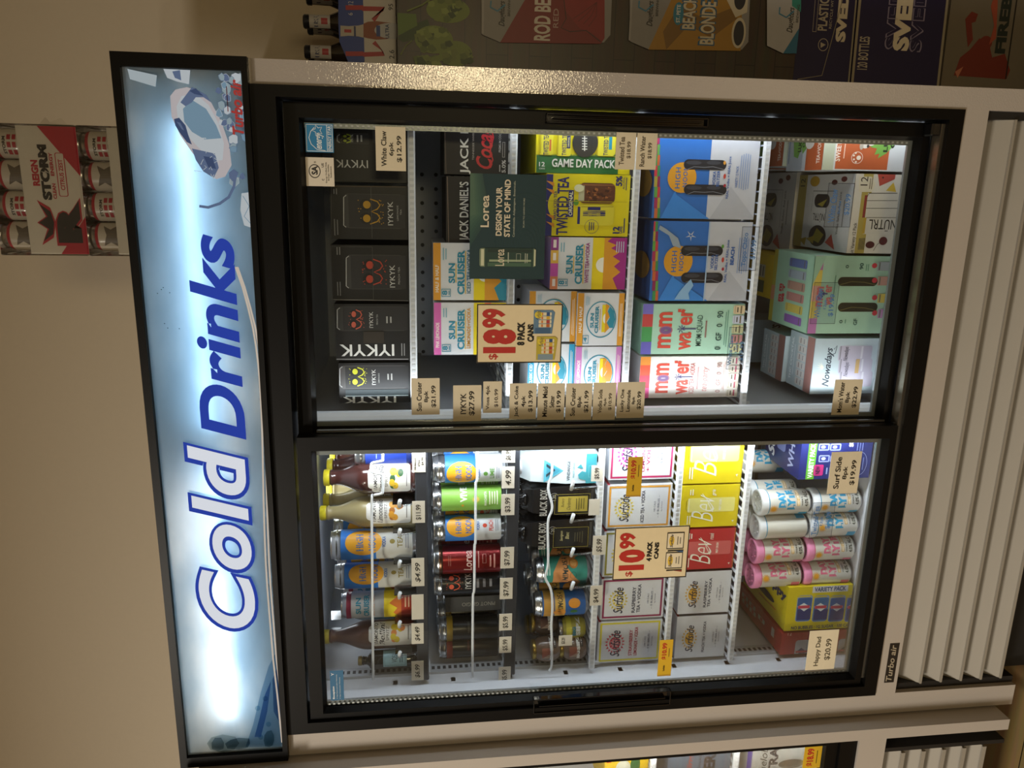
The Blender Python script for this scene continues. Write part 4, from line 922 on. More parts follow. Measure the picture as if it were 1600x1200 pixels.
# clear tubes at the far left
def flask(x0, x1, y0, y1, lab):
    X = -1.055 if y0 > 1030 else -1.010; h = at(x0, (y0+y1)/2, .3)[1]-Z1; root = empty('drink_bottle', (X, .3, Z1), lab, 'bottle', 'slim clear bottles at the back left')
    m = MB(); m.lathe((X, .3, Z1), [(.018, 0), (.020, .004), (.020, h*.55), (.008, h*.75), (.008, h*.9)], mat('8f9a9c', .15, 0, 0, .5)); a = Art(m, Cy((X, .3, Z1), .020, math.atan2(-X, 1.7)), (-.02, .02, h*.1, h*.5)); a.R(.0, .9, 0, 1, '7fa6b4'); m.build('bottle_body', root)
    m = MB(); m.lathe((X, .3, Z1), [(.010, h*.88), (.0105, h*.9), (.0105, h)], 'c9cacc'); m.build('bottle_cap', root)
flask(520, 560, 1012, 1032, 'slim clear bottle, right one of two at the back left of the top shelf'); flask(520, 560, 1038, 1056, 'slim clear bottle in the back left corner of the top shelf')
# cobalt bottle near the post
can('drink_can', 'cobalt blue can squeezed beside the centre post on the top shelf', None, 555, 636, 700, 719, Z1, .19, [(0, .1, TIN), (.1, .9, '1b3a9c'), (.9, 1, '14286a')], lambda g: g.tiny(.3, .34, .3, .8, 1, '8fa0d8'), r=.023)

# ---- second shelf, single cans
Z2 = E-.199
can('drink_can', 'blue seltzer can hard against the centre post on the second shelf', G, 676, 776, 699, 708, Z2, .26, hbands(), hnc('PEAR', '6a9a4a'), r=.031, turn=-.2) if False else None
can('drink_can', 'bright blue seltzer can nearest the centre post on the second shelf', G, 676, 778, 708, 754, Z2, .18, hbands(), hnc('LIME', '5a8a3a'), turn=-.45)
def a_(g):
    g.T('VIVE', .34, .45, .34, .86, 'e6e9dc', bold=.06); g.sun(.50, .68, .26, .56, 'd8c060', 14, .3); g.E(.36, .4, .18, .26, 'e0a030'); g.T('MARGARITA', .72, .76, .2, .66, 'e8ecd8', bold=.02); g.tiny(.79, .95, .2, .7, 4, 'dfe8c8')
can('drink_can', 'lime green can with white letters on the second left shelf', None, 676, 779, 757, 798, Z2, .18, [(0, .05, TIN), (.05, 1, '86bb4e')], a_, turn=.05)
can('drink_can', 'blue seltzer can with a red peach, between the lime and the red cans', G, 677, 779, 803, 845, Z2, .18, hbands(), hnc('PEACH', 'c4422a'), turn=.1)
def a_(g):
    g.T('Lorea', .40, .53, .14, .72, 'd8b8b0', shear=.1, bold=.01); g.tiny(.14, .2, .3, .6, 2, '8a4a40'); g.tiny(.62, .66, .2, .7, 1, 'b88078'); g.O(.70, .76, .35, .6, 'b88078', .0008); g.tiny(.80, .93, .2, .6, 2, 'b88078')
can('drink_can', 'metallic red can on the second left shelf', None, 677, 778, 849, 896, Z2, .18, [(0, .06, mat('7a5a48', .3, 1)), (.06, 1, mat('7d1c1e', .28, .55))], a_)
def a_(g):
    mask(g, .12, .34, .25, .75, 'd0563a'); g.T('IYKYK', .42, .52, .28, .78, 'c9c9c6'); g.tiny(.58, .9, .3, .6, 3, '77767a')
can('drink_can', 'black can with small coral mask eyes, left of the red can', None, 678, 778, 890, 929, Z2, .18, [(0, .04, TIN), (.04, 1, mat('1c1c1f', .3))], a_)
def a_(f, g):
    g.T('PINOT GRIGIO', .78, .86, .04, .96, '6a6862', rot=0); g.tiny(.35, .45, .2, .8, 1, '55534e')
carton('wine_box', 'grey wine carton behind the white dividers on the second left shelf', 'wine box', None, 696, 771, 932, 955, Z2, .20, .10, mat('3c3b3a', .5), lambda f, g: g.T('PINOT GRIGIO', .3, .9, .35, .6, '8a8880', rot=90))
def dk(c, t): return [(0, .04, TIN), (.04, .15, c), (.15, 1, mat('26241f', .3))]
can('drink_can', 'dark can with a yellow neck band on the second left shelf', None, 686, 770, 960, 1001, Z2, .20, dk('a3872c', 0), lambda g: g.tiny(.4, .6, .3, .7, 2, '4a473f'))
can('drink_can', 'dark can with a rust red neck band, leftmost on the second shelf', None, 686, 770, 1004, 1043, Z2, .20, dk('8a3f30', 0), lambda g: g.T('NOIR', .5, .9, .4, .55, '8a5a48', rot=90) if False else g.tiny(.4, .6, .3, .7, 2, '5a3a30'))

# ---- third shelf: drink pouches and jars
Z3 = E-.396
def tetra(label, x0, x1, y0, y1, Y, col, capc, art, cx0, grp, capoff=.0):
    p = front(Y); xm = (x0+x1)/2; a0, a1 = p.ab(xm, y1)[0], p.ab(xm, y0)[0]; zb = Z3; zt = p.ab(x0, (y0+y1)/2)[1]; H = zt-zb; d = .052; W = a1-a0
    root = empty('drink_pouch', ((a0+a1)/2, Y+d/2, zb), label, 'drink carton', grp)
    m = MB(); s = .014; t = H*.86; k = W*.10
    vs = [(a0,Y,zb),(a1,Y,zb),(a1,Y+d,zb),(a0,Y+d,zb),(a0-.0,Y-.001,zb+H*.4),(a1+.0,Y-.001,zb+H*.4),(a1,Y+d,zb+H*.4),(a0,Y+d,zb+H*.4),(a0+k,Y+.002,zb+t),(a1-k,Y+.002,zb+t),(a1-k,Y+d,zb+t+.01),(a0+k,Y+d,zb+t+.01),(a0+k*1.8,Y+.020,zt),(a1-k*1.8,Y+.020,zt),(a1-k*1.8,Y+d,zt),(a0+k*1.8,Y+d,zt)]
    fs = [(0,3,2,1)]+[(i+j, i+(j+1)%4, i+4+(j+1)%4, i+4+j) for i in (0,4,8) for j in range(4)]+[(12,13,14,15)]
    m.add(vs, fs, K(col)); g = Art(m, front(Y-.001), (a0, a1, zb, zb+t)); g.lim = (a0, a1, zb, zb+t); art(g); m.build('pouch_body', root)
    m = MB(); c = ((a0+a1)/2+capoff, Y+.022, zt-.006)
    m.lathe(c, [(.0165, 0), (.0165, .004), (.0125, .006), (.0125, .018), (.011, .020)], K(capc), 20)
    for i in range(16): g_ = i*math.pi/8; m.box(c[0]+.0126*math.cos(g_)-.0007, c[0]+.0126*math.cos(g_)+.0007, c[1]+.0126*math.sin(g_)-.0007, c[1]+.0126*math.sin(g_)+.0007, c[2]+.006, c[2]+.018, K(capc))
    m.build('screw_cap', root); return root
def vd(g):
    g.P([(.0, -.1), (.0, 1.1), (.16, 1.1), (.08, .0)], '3f97a8') if False else None
    g.R(.84, 1, 0, 1, '3f97a3'); g.P([(.20, .06), (.20, .84), (.50, .45)], '5aa9bd'); g.P([(.24, .16), (.24, .74), (.46, .45)], '4391a6'); g.T('V', .235, .37, .24, .70, '24303a', bold=.02)
    g.T('VINDANGE', .55, .60, .10, .78, '3a4650', bold=.01); g.T('PINOT GRIGIO', .64, .67, .2, .74, '3f97a3'); g.P([(.74, .16), (.72, .3), (.78, .42), (.84, .38), (.84, .1)], '3f97a3'); g.P([(.70, .54), (.76, .66), (.8, .5)], '3f97a3')
    g.O(.88, .97, .2, .6, '7fc4cc', .0006)
G = 'pouches with teal triangles'
tetra('white and teal wine pouch with a white screw cap on the third left shelf', 812, 925, 710, 756, .135, 'cbd6dc', 'd6d9dc', vd, 0, G)
tetra('white and teal wine pouch with its cap, behind its twin by the post', 806, 925, 697, 712, .200, 'b9c6cc', 'd6d9dc', vd, 0, G) if False else None
def bb(gold):
    def art(g):
        g.T('BLACK BOX', .10, .22, .02, .92, 'aaa79f', bold=.03, rot=0, sp=1.05); g.ring(.26, .40, .52, .78, '8f8c84', .12); g.T('20', .30, .36, .58, .72, '8f8c84', bold=.03)
        g.R(.36, .90, .10, .70, '1a1a18'); g.O(.34, .92, .06, .74, '8f8440', .0012)
        if gold: g.R(.40, .88, .14, .66, 'b9a648'); g.T('Buttery', .45, .51, .3, .6, '3a351e', shear=.3); g.T('Chardonnay', .54, .62, .2, .62, '3a351e', shear=.3); g.tiny(.68, .84, .2, .6, 4, '6f6530')
        else: g.T('Sauvignon', .45, .51, .28, .62, 'c9c08a', shear=.3); g.T('Blanc', .54, .60, .34, .58, 'c9c08a', shear=.3); g.tiny(.68, .84, .2, .6, 4, '55523f')
        g.R(.93, .97, .1, .9, '3f3e3c')
    return art
G = 'black wine pouches on the third left shelf'
BP = mat('1d1c1d', .25, 0, 0, .5)
tetra('glossy black wine pouch with a gold label on the third left shelf', 818, 922, 760, 806, .135, BP, BP, bb(True), 0, G)
tetra('glossy black wine pouch with a dark blue label, left of the gold one', 816, 919, 812, 858, .135, BP, BP, bb(False), 0, G)
def a_(g):
    g.P([(.25, -.1), (.9, -.1), (.55, .55), (.9, 1.1), (.5, 1.1), (.25, .4)], 'd8955a'); g.T('MIMOSA', .45, .58, .06, .9, '2a3a3a', shear=.25, bold=.03); g.E(.60, .80, .5, .84, 'c07a2a'); g.E(.63, .77, .55, .80, 'e0a860'); g.ring(.62, .76, .16, .4, '2a3a3a', .08); g.tiny(.1, .2, .3, .7, 2, 'cfe8e0')
can('drink_can', 'teal and peach can beside the black pouches', 'cocktail cans on the third left shelf', 836, 913, 868, 910, Z3, .17, [(0, .06, TIN), (.06, 1, '3c9688')], a_)
def a_(g):
    g.R(.08, .30, -.1, 1.1, 'b8893a'); g.R(.32, .55, -.1, 1.1, 'c9a04a'); g.T('MIMOSA', .38, .50, .14, .86, '33302a', shear=.3, bold=.02); g.E(.30, .56, .02, .30, 'cf8a30'); g.E(.62, .88, .30, .62, 'd08a2c'); g.E(.66, .82, .12, .24, '3a6a30')
can('drink_can', 'blue and gold can printed with oranges on the third left shelf', 'cocktail cans on the third left shelf', 834, 912, 921, 962, Z3, .17, [(0, .05, TIN), (.05, 1, '2f5f9e')], a_)
def jar(label, X, Y, zb, r, h, col, art, grp='round cocktail jars on the third left shelf', lid='a88f4a', azz=0):
    X = max(X, -1.074+r)
    root = empty('drink_jar', (X, Y, zb), label, 'drink jar', grp); c = (X, Y, zb); m = MB()
    P = [(r*.72, 0)]+[(r*(.72+.28*math.sin(math.pi*i/10)**.6 if 0 < i < 10 else .72), h*.86*i/10) for i in range(1, 11)]
    m.lathe(c, P, K(col)); art(Art(m, Cy(c, r*1.005, math.atan2(-X, CAMD+Y)+azz), (-r, r, h*.1, h*.76))); m.build('jar_body', root)
    m = MB(); m.lathe(c, [(r*.70, h*.85), (r*.76, h*.87), (r*.76, h*.97), (r*.70, h)], K(mat(lid, .3, .9))); m.build('jar_lid', root)
def bz(c1='8a4a3a'):
    def art(g):
        g.R(.12, .62, .1, .5, c1); g.P([(.12, .1), (.62, .1), (.62, .3)], 'a38a78'); g.T('BIG', .55, .72, .02, .36, 'e4e2de', bold=.08); g.T('SIPZ', .55, .74, .38, .98, 'e4e2de', bold=.08); g.R(.78, .92, .5, .98, '2a201c'); g.tiny(.8, .9, .55, .93, 1, 'cfc8c0')
    return art
BR = mat('6f5a4c', .2, 0, 0, .5); 
X1_, _ = at(880, 1015, .17)
jar('brown round jar standing at the far left front of the third shelf', X1_, .165, Z3, .030, .062, BR, bz())
jar('brown round jar stacked on the far left front jar', X1_, .165, Z3+.0625, .030, .064, BR, bz())
X2_, _ = at(880, 984, .17)
jar('yellow and silver small can-shaped jar, right of the brown jars', X2_, .180, Z3, .027, .062, mat('b8b04a', .3, 0, 0, .4), lambda g: (g.R(0, .3, -.1, 1.1, 'd8d24a'), g.T('BIG', .35, .55, .1, .5, '2f7f9a', bold=.08), g.T('SIPZ', .55, .8, .1, .95, 'e4e8e4', bold=.08)), lid='b9b9b9')
jar('brown round jar balanced on the yellow jar, in shade', X2_+.004, .20, Z3+.063, .029, .062, mat('4c3d35', .25, 0, 0, .4), bz('5a3a30'), azz=.3)  # darker browns paint the shade into this jar
jar('shaded brown jar deep behind the front jars', X1_+.01, .27, Z3, .030, .062, BR, bz()); jar('shaded brown jar on top of the deep brown jar', X1_+.01, .27, Z3+.063, .030, .062, BR, bz())

# ---- fourth and fifth shelves: boxes
def surf(border, sunc, l1, l2, tc='3a3f55', inner=None):
    def art(f, g):
        if border: g.O(.03, .97, .03, .97, border, .0042)
        g.sun(.11, .43, .20, .74, sunc, 18, .74); g.sun(.17, .37, .30, .64, 'e9e6da' if inner is None else inner, 10, .5) if border else None
        g.T('Surfside', .20, .35, .14, .78, '2b2f45', shear=.3, bold=.01)
        if l2: g.T(l1, .49, .545, .14, .78, tc, bold=.02); g.T(l2, .57, .625, .14, .84, tc, bold=.02)
        else: g.T(l1, .53, .585, .12, .86, tc, bold=.02)
        g.T('100 CALS', .73, .755, .36, .60, '6a6e80'); g.T('-- 0 BUBBLES --', .785, .815, .22, .74, '6a6e80'); g.T('0g SUGAR', .845, .865, .36, .6, '6a6e80')
    return art
SB_ = mat('d3d6dc', .4, 0, 0, .2)
Z4, Z5 = E-.573, E-.732
G = 'white sunburst four-pack boxes with coloured frames'
A = dict(dep=.125, col=SB_)
def surf_side(c1='c9cbd4'):
    return lambda g: (g.T('Surfside', .2, .5, .1, .9, '3a3e4e', shear=.3, fit=False), g.R(.0, .04, 0, 1, 'a0303a'))
B = 'drinks_box'
def sb(lab, x0, x1, y0, y1, z, border, sunc, l1, l2, tc='3a3f55', grp=G, Y=.140, X1=None, zt=None, inner=None, sd=None):
    return carton(B, lab, 'drinks box', grp, x0, x1, y0, y1, z, Y, .125, SB_, surf(border, sunc, l1, l2, tc, inner), X1=X1, zt=zt, side=mat(sd, .5) if sd else None, sideart=surf_side(), topart=lambda f, g: g.tiny(.3, .5, .2, .8, 2, '9a9ca8'))
sb('white box with a hot pink frame and sun, nearest the post', 952, 1048, 690, 749, Z4, 'b52a60', 'e0409a', 'LEMONADE', '+ VODKA', 'b5406a', X1=-.492, inner='e8b8d0')
sb('white box with an amber frame, iced tea flavour', 948, 1046, 757, 824, Z4, 'd89a3a', 'd8c23a', 'ICED TEA + VODKA', None)
sb('white box with an olive frame, mostly hidden by the price poster', 943, 1040, 829, 899, Z4, '8a8430', 'd8c23a', 'HALF & HALF', None)
sb('white box with a magenta frame, raspberry flavour', 939, 1036, 903, 966, Z4, '8a2450', 'd8c23a', 'RASPBERRY', 'TEA + VODKA')
sb('white box with a yellow frame and red sun, leftmost of the framed boxes', 934, 1031, 970, 1034, Z4, 'd8cc3a', 'cc3a50', 'STRAWBERRY', 'LEMONADE + VODKA', 'b03050', inner='e09aa0')
G_ = 'white sunburst boxes on the fifth left shelf'
sb('plain white sunburst box right next to the red script box', 1061, 1128, 893, 958, Z5, None, 'd8a83a', 'RASPBERRY', 'TEA + VODKA', grp=G_, sd='5a3a48')
sb('plain white sunburst box at the left end of the fifth shelf', 1056, 1127, 962, 1030, Z5, None, 'd8a83a', 'PEACH TEA + VODKA', None, grp=G_, sd='8a8c94')
def bev(word, canc):
    def art(f, g):
        g.RR(.12, .93, .36, .70, canc, .12); g.line([(.12, .40), (.10, .44), (.10, .62), (.12, .66)], .0008, '4a4a28')
        g.R(.14, .15, .37, .69, 'e8e8d0')
        g.T('Bev', .20, .58, .12, .78, 'eeeede', shear=.5, bold=-.025); g.line([(.36, .80), (.46, .64), (.55, .5)], .0014, 'eeeede'); g.line([(.56, .36), (.48, .55), (.46, .64)], .0014, 'eeeede')
        g.T(word, .52, .60, .74, .90, 'eeeede', shear=.3); g.T('FIRST CRUSH', .66, .70, .40, .66, 'eeeede', bold=.02); g.tiny(.14, .22, .76, .92, 2, 'eeeede'); g.tiny(.12, .20, .06, .3, 2, 'eeeede'); g.T('4', .90, .94, .1, .15, 'eeeede'); g.line([(.985, 0), (.985, 1)], .0008, 'b0a020')
    return art
BY = mat('d9c41a', .4, 0, 0, .25)
G = 'yellow script wine boxes'
carton(B, 'bright yellow box with white script, nearest the post on the fifth shelf', 'drinks box', G, 1066, 1152, 691, 755, Z5, .140, .125, BY, bev('gris', 'e3dc80'), X1=-.492)
carton(B, 'bright yellow box with white script, between its twin and the red box', 'drinks box', G, 1063, 1147, 758, 823, Z5, .140, .125, BY, bev('gris', 'e3dc80'))
carton(B, 'red box with white script on the fifth left shelf', 'drinks box', None, 1062, 1139, 827, 889, Z5, .140, .125, mat('b32a30', .4, 0, 0, .25), bev('rosé', 'c8605f'))

# ---- cooler floor, left
CW = mat('cdc9bd', .35, 0, 0, .35)
def lyte(c1):
    def art(g):
        g.sun(.02, .24, .14, .46, 'e0a030', 14, .62); g.T('DAY', .24, .42, .36, .92, c1, bold=.1); g.T('LYTE', .45, .64, .28, .96, c1, bold=.1); g.R(.68, .75, .40, .96, 'c9a050'); g.T('HARD LEMONADE', .69, .74, .42, .94, 'efe8d8', bold=.02)
        g.T('VODKA', .79, .83, .4, .7, '4a4a42', bold=.02); g.T('4.0% ALC', .86, .95, .38, .9, '4a4a42', bold=.03); g.R(.77, .97, -.1, .14, c1) 
    return art
def lcan(lab, ym, X, Yc, zb, c1, ringc, grp, dark=False, turn=0.):
    r, h = .0288, .118; c = (X, Yc, zb)
    root = can('drink_can', lab, grp, 0, 0, 0, 0, zb, Yc, [(0, .04, c1 if not dark else 'a8c8d8'), (.04, 1, CW)], lyte(c1), r=r, h=h, Xc=X, turn=turn)
    m = MB(); RC = mat(ringc, .4)
    m.lathe(c, [(r*1.04, h-.012), (r*1.06, h-.010), (r*1.06, h+.002), (r*.98, h+.005), (r*.80, h+.005), (r*.78, h+.002), (.0001, h+.002)], RC, 28)
    for k in range(6): g_ = k*math.pi/3; m.box(X+r*.5*math.cos(g_)-.002, X+r*.5*math.cos(g_)+.002, Yc+r*.5*math.sin(g_)-.002, Yc+r*.5*math.sin(g_)+.002, zb+h+.0015, zb+h+.004, RC)
    m.build('carrier_cap', root); return root
rows = [('blue white-capped', 781, '2f8fb5', 'd9dbdd'), ('second blue white-capped', 818, '2f8fb5', 'd9dbdd'), ('pink-capped', 855, 'd06a86', 'e58fb8'), ('leftmost pink-capped', 893, 'd06a86', 'e58fb8')]
wh = ['of the row nearest the navy carton', 'of the row beside the pink caps', 'of the right pink row', 'of the row touching the yellow carton']
for i, (nm_, y, c1, rc) in enumerate(rows):
    X = at(1300, y, .165)[0] 
    for j, Yc in enumerate((.165, .227)):
        for k in (0, 1):
            if j == 1 and k == 0: continue
            lab = ('cream can with %s print, %s %s' % ('blue' if i < 2 else 'pink', ('front lower' if k == 0 else 'front upper') if j == 0 else 'rear upper', wh[i]))
            lcan(lab, y, X, Yc, E-1.035+k*.1245, c1, rc, 'cream cans with plastic carrier caps', turn=.15*(1 if i % 2 else -1)+(1.9 if (i == 1 and k == 1) else 0))
for k in (0, 1): lcan('cream can with blue print, deep %s can beside the navy carton' % ('lower', 'upper')[k], 740, -.641, .296, E-1.035+k*.1245, '2f8fb5', 'd9dbdd', 'cream cans with plastic carrier caps', turn=.3)
def surfer(f, g):
    g.R(0, 1, 0, 1, '222a6a'); f.R(1262, 1275, 680, 750, '5fae2f'); f.T('VARIETY PACK', 1264, 1272, 693, 747, 'eef4e6', bold=.05)
    for y0 in (693, 711):
        for x0 in (1279, 1297): f.RR(x0, x0+17, y0, y0+11, '8f98c8', .2); f.R(x0+2, x0+15, y0+2, y0+9, '2a3480'); f.E(x0+4, x0+11, y0+3, y0+8, 'b8c0dc')
    f.RR(1271, 1286, 726, 743, 'c2307a', .15); f.T('NEW', 1274, 1281, 728, 741, '2a1a3a', bold=.06); f.tiny(1289, 1310, 729, 742, 4, '8f98c8')
    f.T('SU', 1327, 1334, 686, 698, 'e6e8f2', bold=.06); f.tiny(1338, 1350, 688, 706, 3, '6f7ab0'); f.ring(1332, 1354, 706, 742, '9aa2c8', .06); f.tiny(1338, 1350, 714, 734, 3, '6f7ab0')
carton('drinks_carton', 'navy carton with a lime green stripe by the post on the cooler floor', 'drinks carton', None, 1240, 1352, 690, 748, FZ+.002, .130, .17, mat('1f2660', .35, 0, 0, .3), surfer, X1=-.492, zt=E-.862, topart=lambda f, g: (g.T('SURF', .1, .3, .1, .9, 'dfe2f0', bold=.05, shear=.3), g.RR(.35, .6, .3, .8, '6f7ab0', .2), g.T('WHITE', .7, .85, .1, .9, '9aa2c8', bold=.03)))
def hd(f, g):
    g.R(0, 1, 0, 1, 'd3c21a'); f.R(1247, 1328, 897, 914, '2a5fb0') if False else None
    f.R(1240, 1345, 905, 914, '4f7fb8'); f.R(1286, 1340, 906, 913, '1f3f8f')
    f.R(1270, 1325, 915, 925, 'd8dade'); f.T('VARIETY PACK', 1273, 1322, 916.5, 923.5, '28407a', rot=270, bold=.04)
    for i, x in enumerate((1244, 1270, 1295, 1321)):
        f.RR(x, x+24, 930, 971, '8fa3b8', .2); f.RR(x+1, x+23, 934, 970, '2f5a9a' if i != 1 else '3a6aa0', .12); f.R(x+1.5, x+22.5, 952, 968, '1f2f6e'); f.P([(x+2, 948), (x+12, 942), (x+22, 948), (x+12, 955)], 'd8e0e6'); f.R(x+3, x+21, 946, 950.5, 'c2405a'); f.R(x+2, x+22, 931, 933, 'c9b83a')
    f.T('NO BUBBLES · 1G SUGAR · 100 CALS', 1236, 1330, 976, 981, '2a3a5a', rot=270, bold=.03)
def hdt(f, g):
    g.T('Happy', .72, .92, .35, .98, '26325e', rot=0, bold=.04) if False else None
    g.T('Dad', .08, .42, .56, .84, '26325e', rot=270, bold=.06); g.E(.30, .75, .30, .46, '1c2430'); g.E(.02, .22, .80, .97, '24427a'); g.T('Happy', .45, .98, .60, .84, '26325e', rot=270, bold=.05); g.T('5%', .02, .12, .08, .18, '4a4420', bold=.03); g.line([(.4, .2), (.8, .25)], .002, 'c23a3a')
carton('drinks_carton', 'yellow variety carton printed with four blue cans on the cooler floor', 'drinks carton', None, 1229, 1332, 916, 983, FZ+.002, .130, .235, mat('d0bf1a', .35, 0, 0, .3), hd, zt=E-.872, topart=hdt)
def hr(f, g):
    g.R(0, 1, 0, 1, 'a82c2e'); f.T('12', 1230, 1237, 986, 990, 'e0b8a8', rot=270) if False else f.T('12', 1231, 1237, 988, 993, 'e0c0b0', rot=270)
    for x, y in ((1241, 1000), (1308, 998)):
        f.RR(x, x+22, y, y+40, 'a9a6a4', .2); f.P([(x+3, y+18), (x+11, y+12), (x+19, y+18), (x+11, y+24)], '3a3a5a'); f.R(x+2, x+20, y+16.5, y+19.5, 'b8404a')
def hrt(f, g):
    for t, s in ((.12, .30), (.30, .30), (.10, .55), (.28, .55), (.5, .45)): g.RR(t, t+.15, s, s+.20, 'b9b5b2', .2); g.R(t+.05, t+.1, s+.02, s+.18, 'b8404a')
    g.R(.8, .86, .4, .8, 'b9b5b2')
carton('drinks_carton', 'red carton with white cans printed on it, leftmost on the cooler floor', 'drinks carton', None, 1218, 1326, 987, 1050, FZ+.002, .130, .25, mat('a62a2c', .35, 0, 0, .3), hr, zt=E-.868, topart=hrt)

# ---- goods queued behind the front ones
def copy_tree(o, parent=None):
    c = o.copy(); C.objects.link(c)
    if parent is not None: c.parent = parent
    for ch in [x for x in bpy.data.objects if x.parent == o]: copy_tree(ch, c)
    return c
QUEUE = [('lemon label bottle', 'dark reddish glass bottle'), ('frosted bottle', 'frosted pale yellow'), ('tall blue can by the frosted bottle', 'tall blue seltzer can with'), ('dimmer tall blue can', 'tall blue seltzer can, second'), ('silver and red can', 'silver and red can'),
    ('bright blue can', 'bright blue seltzer'), ('lime green can', 'lime green can'), ('blue peach can', 'blue seltzer can with a red'), ('metallic red can', 'metallic red can'), ('black mask can', 'black can with small'), ('yellow banded dark can', 'dark can with a yellow'), ('rust banded dark can', 'dark can with a rust'),
    ('teal and white pouch', 'white and teal wine'), ('gold label pouch', 'glossy black wine pouch with a gold'), ('dark blue label pouch', 'glossy black wine pouch with a dark'), ('teal and peach can', 'teal and peach'), ('blue and gold can', 'blue and gold can')]
tops = [x for x in list(bpy.data.objects) if x.parent is None and 'label' in x]
for short, key in QUEUE:
    src = [x for x in tops if x['label'].startswith(key)][0]
    for n, wd in ((1, 'second'), (2, 'third')):
        c = copy_tree(src); c.location.y += .071*n; c['label'] = '%s in line behind the %s' % (wd, short); c['group'] = 'drinks queued behind the front row'

# ---- white wire fronts and clear finger dividers
WR = mat('dfe3e8', .3, 0, 0, .3)
def wire(label, pts, Y, r=.0028, ends=True, uprights=()):
    m = MB(); P = [Vector((front(Y).ab(x, y)[0], Y, front(Y).ab(x, y)[1])) for x, y in pts]
    Q = []
    for i in range(len(P)-1):
        for k in range(4): 
            p0, p1, p2, p3 = P[max(i-1, 0)], P[i], P[i+1], P[min(i+2, len(P)-1)]; t = k/4
            Q.append(.5*((2*p1)+(p2-p0)*t+(2*p0-5*p1+4*p2-p3)*t*t+(3*p1-p0-3*p2+p3)*t**3))
    Q.append(P[-1]); m.tube(Q, r, WR)
    root = None
    o = m.build('divider_wire'); return tag(o, label, 'shelf wire', 'white wire fences along the left shelves')
wire('white bent wire fence in front of the top shelf bottles', [(598, 701), (598, 716), (597, 720), (583, 723), (580, 727), (580, 735), (583, 739), (596, 741), (598, 745), (598, 767), (596, 771), (584, 774), (581, 778), (581, 830), (582, 920), (582.5, 1000), (583, 1062)], .112)
wire('white bent wire fence in front of the second shelf cans', [(746, 701), (745.6, 748), (743.2, 757), (743, 798), (742.8, 846), (741.4, 856), (741, 920), (739, 932), (738.5, 990), (738, 1058)], .112)
wire('white wavy wire fence in front of the pouches and jars', [(862, 701), (862.5, 738), (856.5, 762), (862, 786), (862, 798), (856, 818), (856.5, 880), (852, 902), (861, 922), (863, 950), (861.5, 975), (862, 1000), (862, 1038), (858, 1048)], .112)
def divider(lab, px, py, L, z, hgt, dY=.13, grp='clear finger dividers'):
    X, zf = at(px, py, .114); root = empty('shelf_divider', (X, .13, z), lab, 'shelf divider', grp)
    m = MB(); m.box(X-.0008, X+.0008, .128, .42, z, z+hgt, CLEAR); m.build('clear_panel', root)
    m = MB(); m.tube([(X-.001, .118, zf), (X+.010, .110, zf), (X+.010+L, .106, zf-.002)], .0042, mat('d4d8dc', .25, 0, 0, .4)); m.tube([(X, .128, z+.001), (X, .118, zf)], .002, CLEAR, 6); m.build('finger', root)
k = 0
for y in (778, 823, 872, 921, 966, 1013): divider('clear divider with a white finger on the top shelf, %s' % ['between the two lemon bottles', 'beside the first tall blue can', 'between the two tall blue cans', 'beside the silver and red can', 'beside the rosy bottle', 'beside the small dark bottle'][k], 624, y+14, .008, E-.006, .05); k += 1
k = 0
for y in (757, 808, 861, 913): divider('clear divider with a white finger on the third shelf, %s' % ['right of the gold label pouch', 'between the two black pouches', 'right of the teal can', 'between the teal and blue cans'][k], 893, y+8, .012, E-.397, .05); k += 1
# ================================================================ cards, stickers and posters on the glass
YR, YLf = .0545, .0185
GC = 'beige price cards on the right door'
CI = '4a4438'
def c3(l1, l2, l3, w1=.8): return [(l1, .18, .36, (1-w1)/2, (1+w1)/2), (l2, .44, .62, .34, .66), (l3, .70, .88, .2, .8)]
card(587, 634, 198, 267, YR, 'beige price card reading $12.99 beside the energy stickers', c3('White Claw', '6pk', '$12.99'), grp=GC)
card(643, 687, 591, 648, YR, 'beige price card reading $21.99, topmost by the centre post', c3('Sun Cruiser', '8pk', '$21.99'), grp=GC)
card(708, 752, 602, 658, YR, 'beige price card reading $27.99 by the centre post', [('IYKYK', .26, .46, .2, .78), ('$27.99', .56, .78, .16, .84)], ink='26221c', grp=GC)
card(755, 784, 596, 645, YR, 'small beige price card reading $10.99 beside the $27.99 card', [('Vosa 4pk', .14, .38, .1, .88), ('$10.99', .6, .82, .18, .76)], ink='4a4238', grp=GC)
card(796, 838, 599, 655, YR, 'beige price card reading $13.99, first of the row of five', c3('Jack & Coke', '4pk', '$13.99', .86), grp=GC)
card(840, 882, 599, 656, YR, 'beige price card for seltzer reading $19.99, second of the row of five', c3('Minute Maid', 'Seltzer', '$19.99', .82), grp=GC)
card(884, 925, 599, 656, YR, 'beige price card reading $21.99, middle of the row of five', c3('Sun Cruiser', '8pk', '$21.99', .78), grp=GC)
card(926.5, 962, 598, 656, YR, 'beige price card reading $10.99 in faint letters, in the row of five', [('Vodka Soda', .22, .40, .18, .82), ('4pk', .47, .61, .36, .6), ('$10.99', .68, .84, .26, .72)], ink='5a5242', grp=GC)
card(964, 1007, 597, 653, YR, 'beige price card reading $20.99, lowest of the row of five', [('Lucky One', .12, .28, .18, .80), ('Lemonade', .34, .48, .18, .78), ('8pk', .54, .67, .38, .6), ('$20.99', .73, .89, .24, .74)], grp=GC)
card(962, 993, 207, 265, YR, 'beige price card reading $18.99 over the football carton', [('Twisted Tea', .18, .44, .12, .88), ('$18.99', .56, .78, .3, .76)], ink='5a5040', grp=GC)
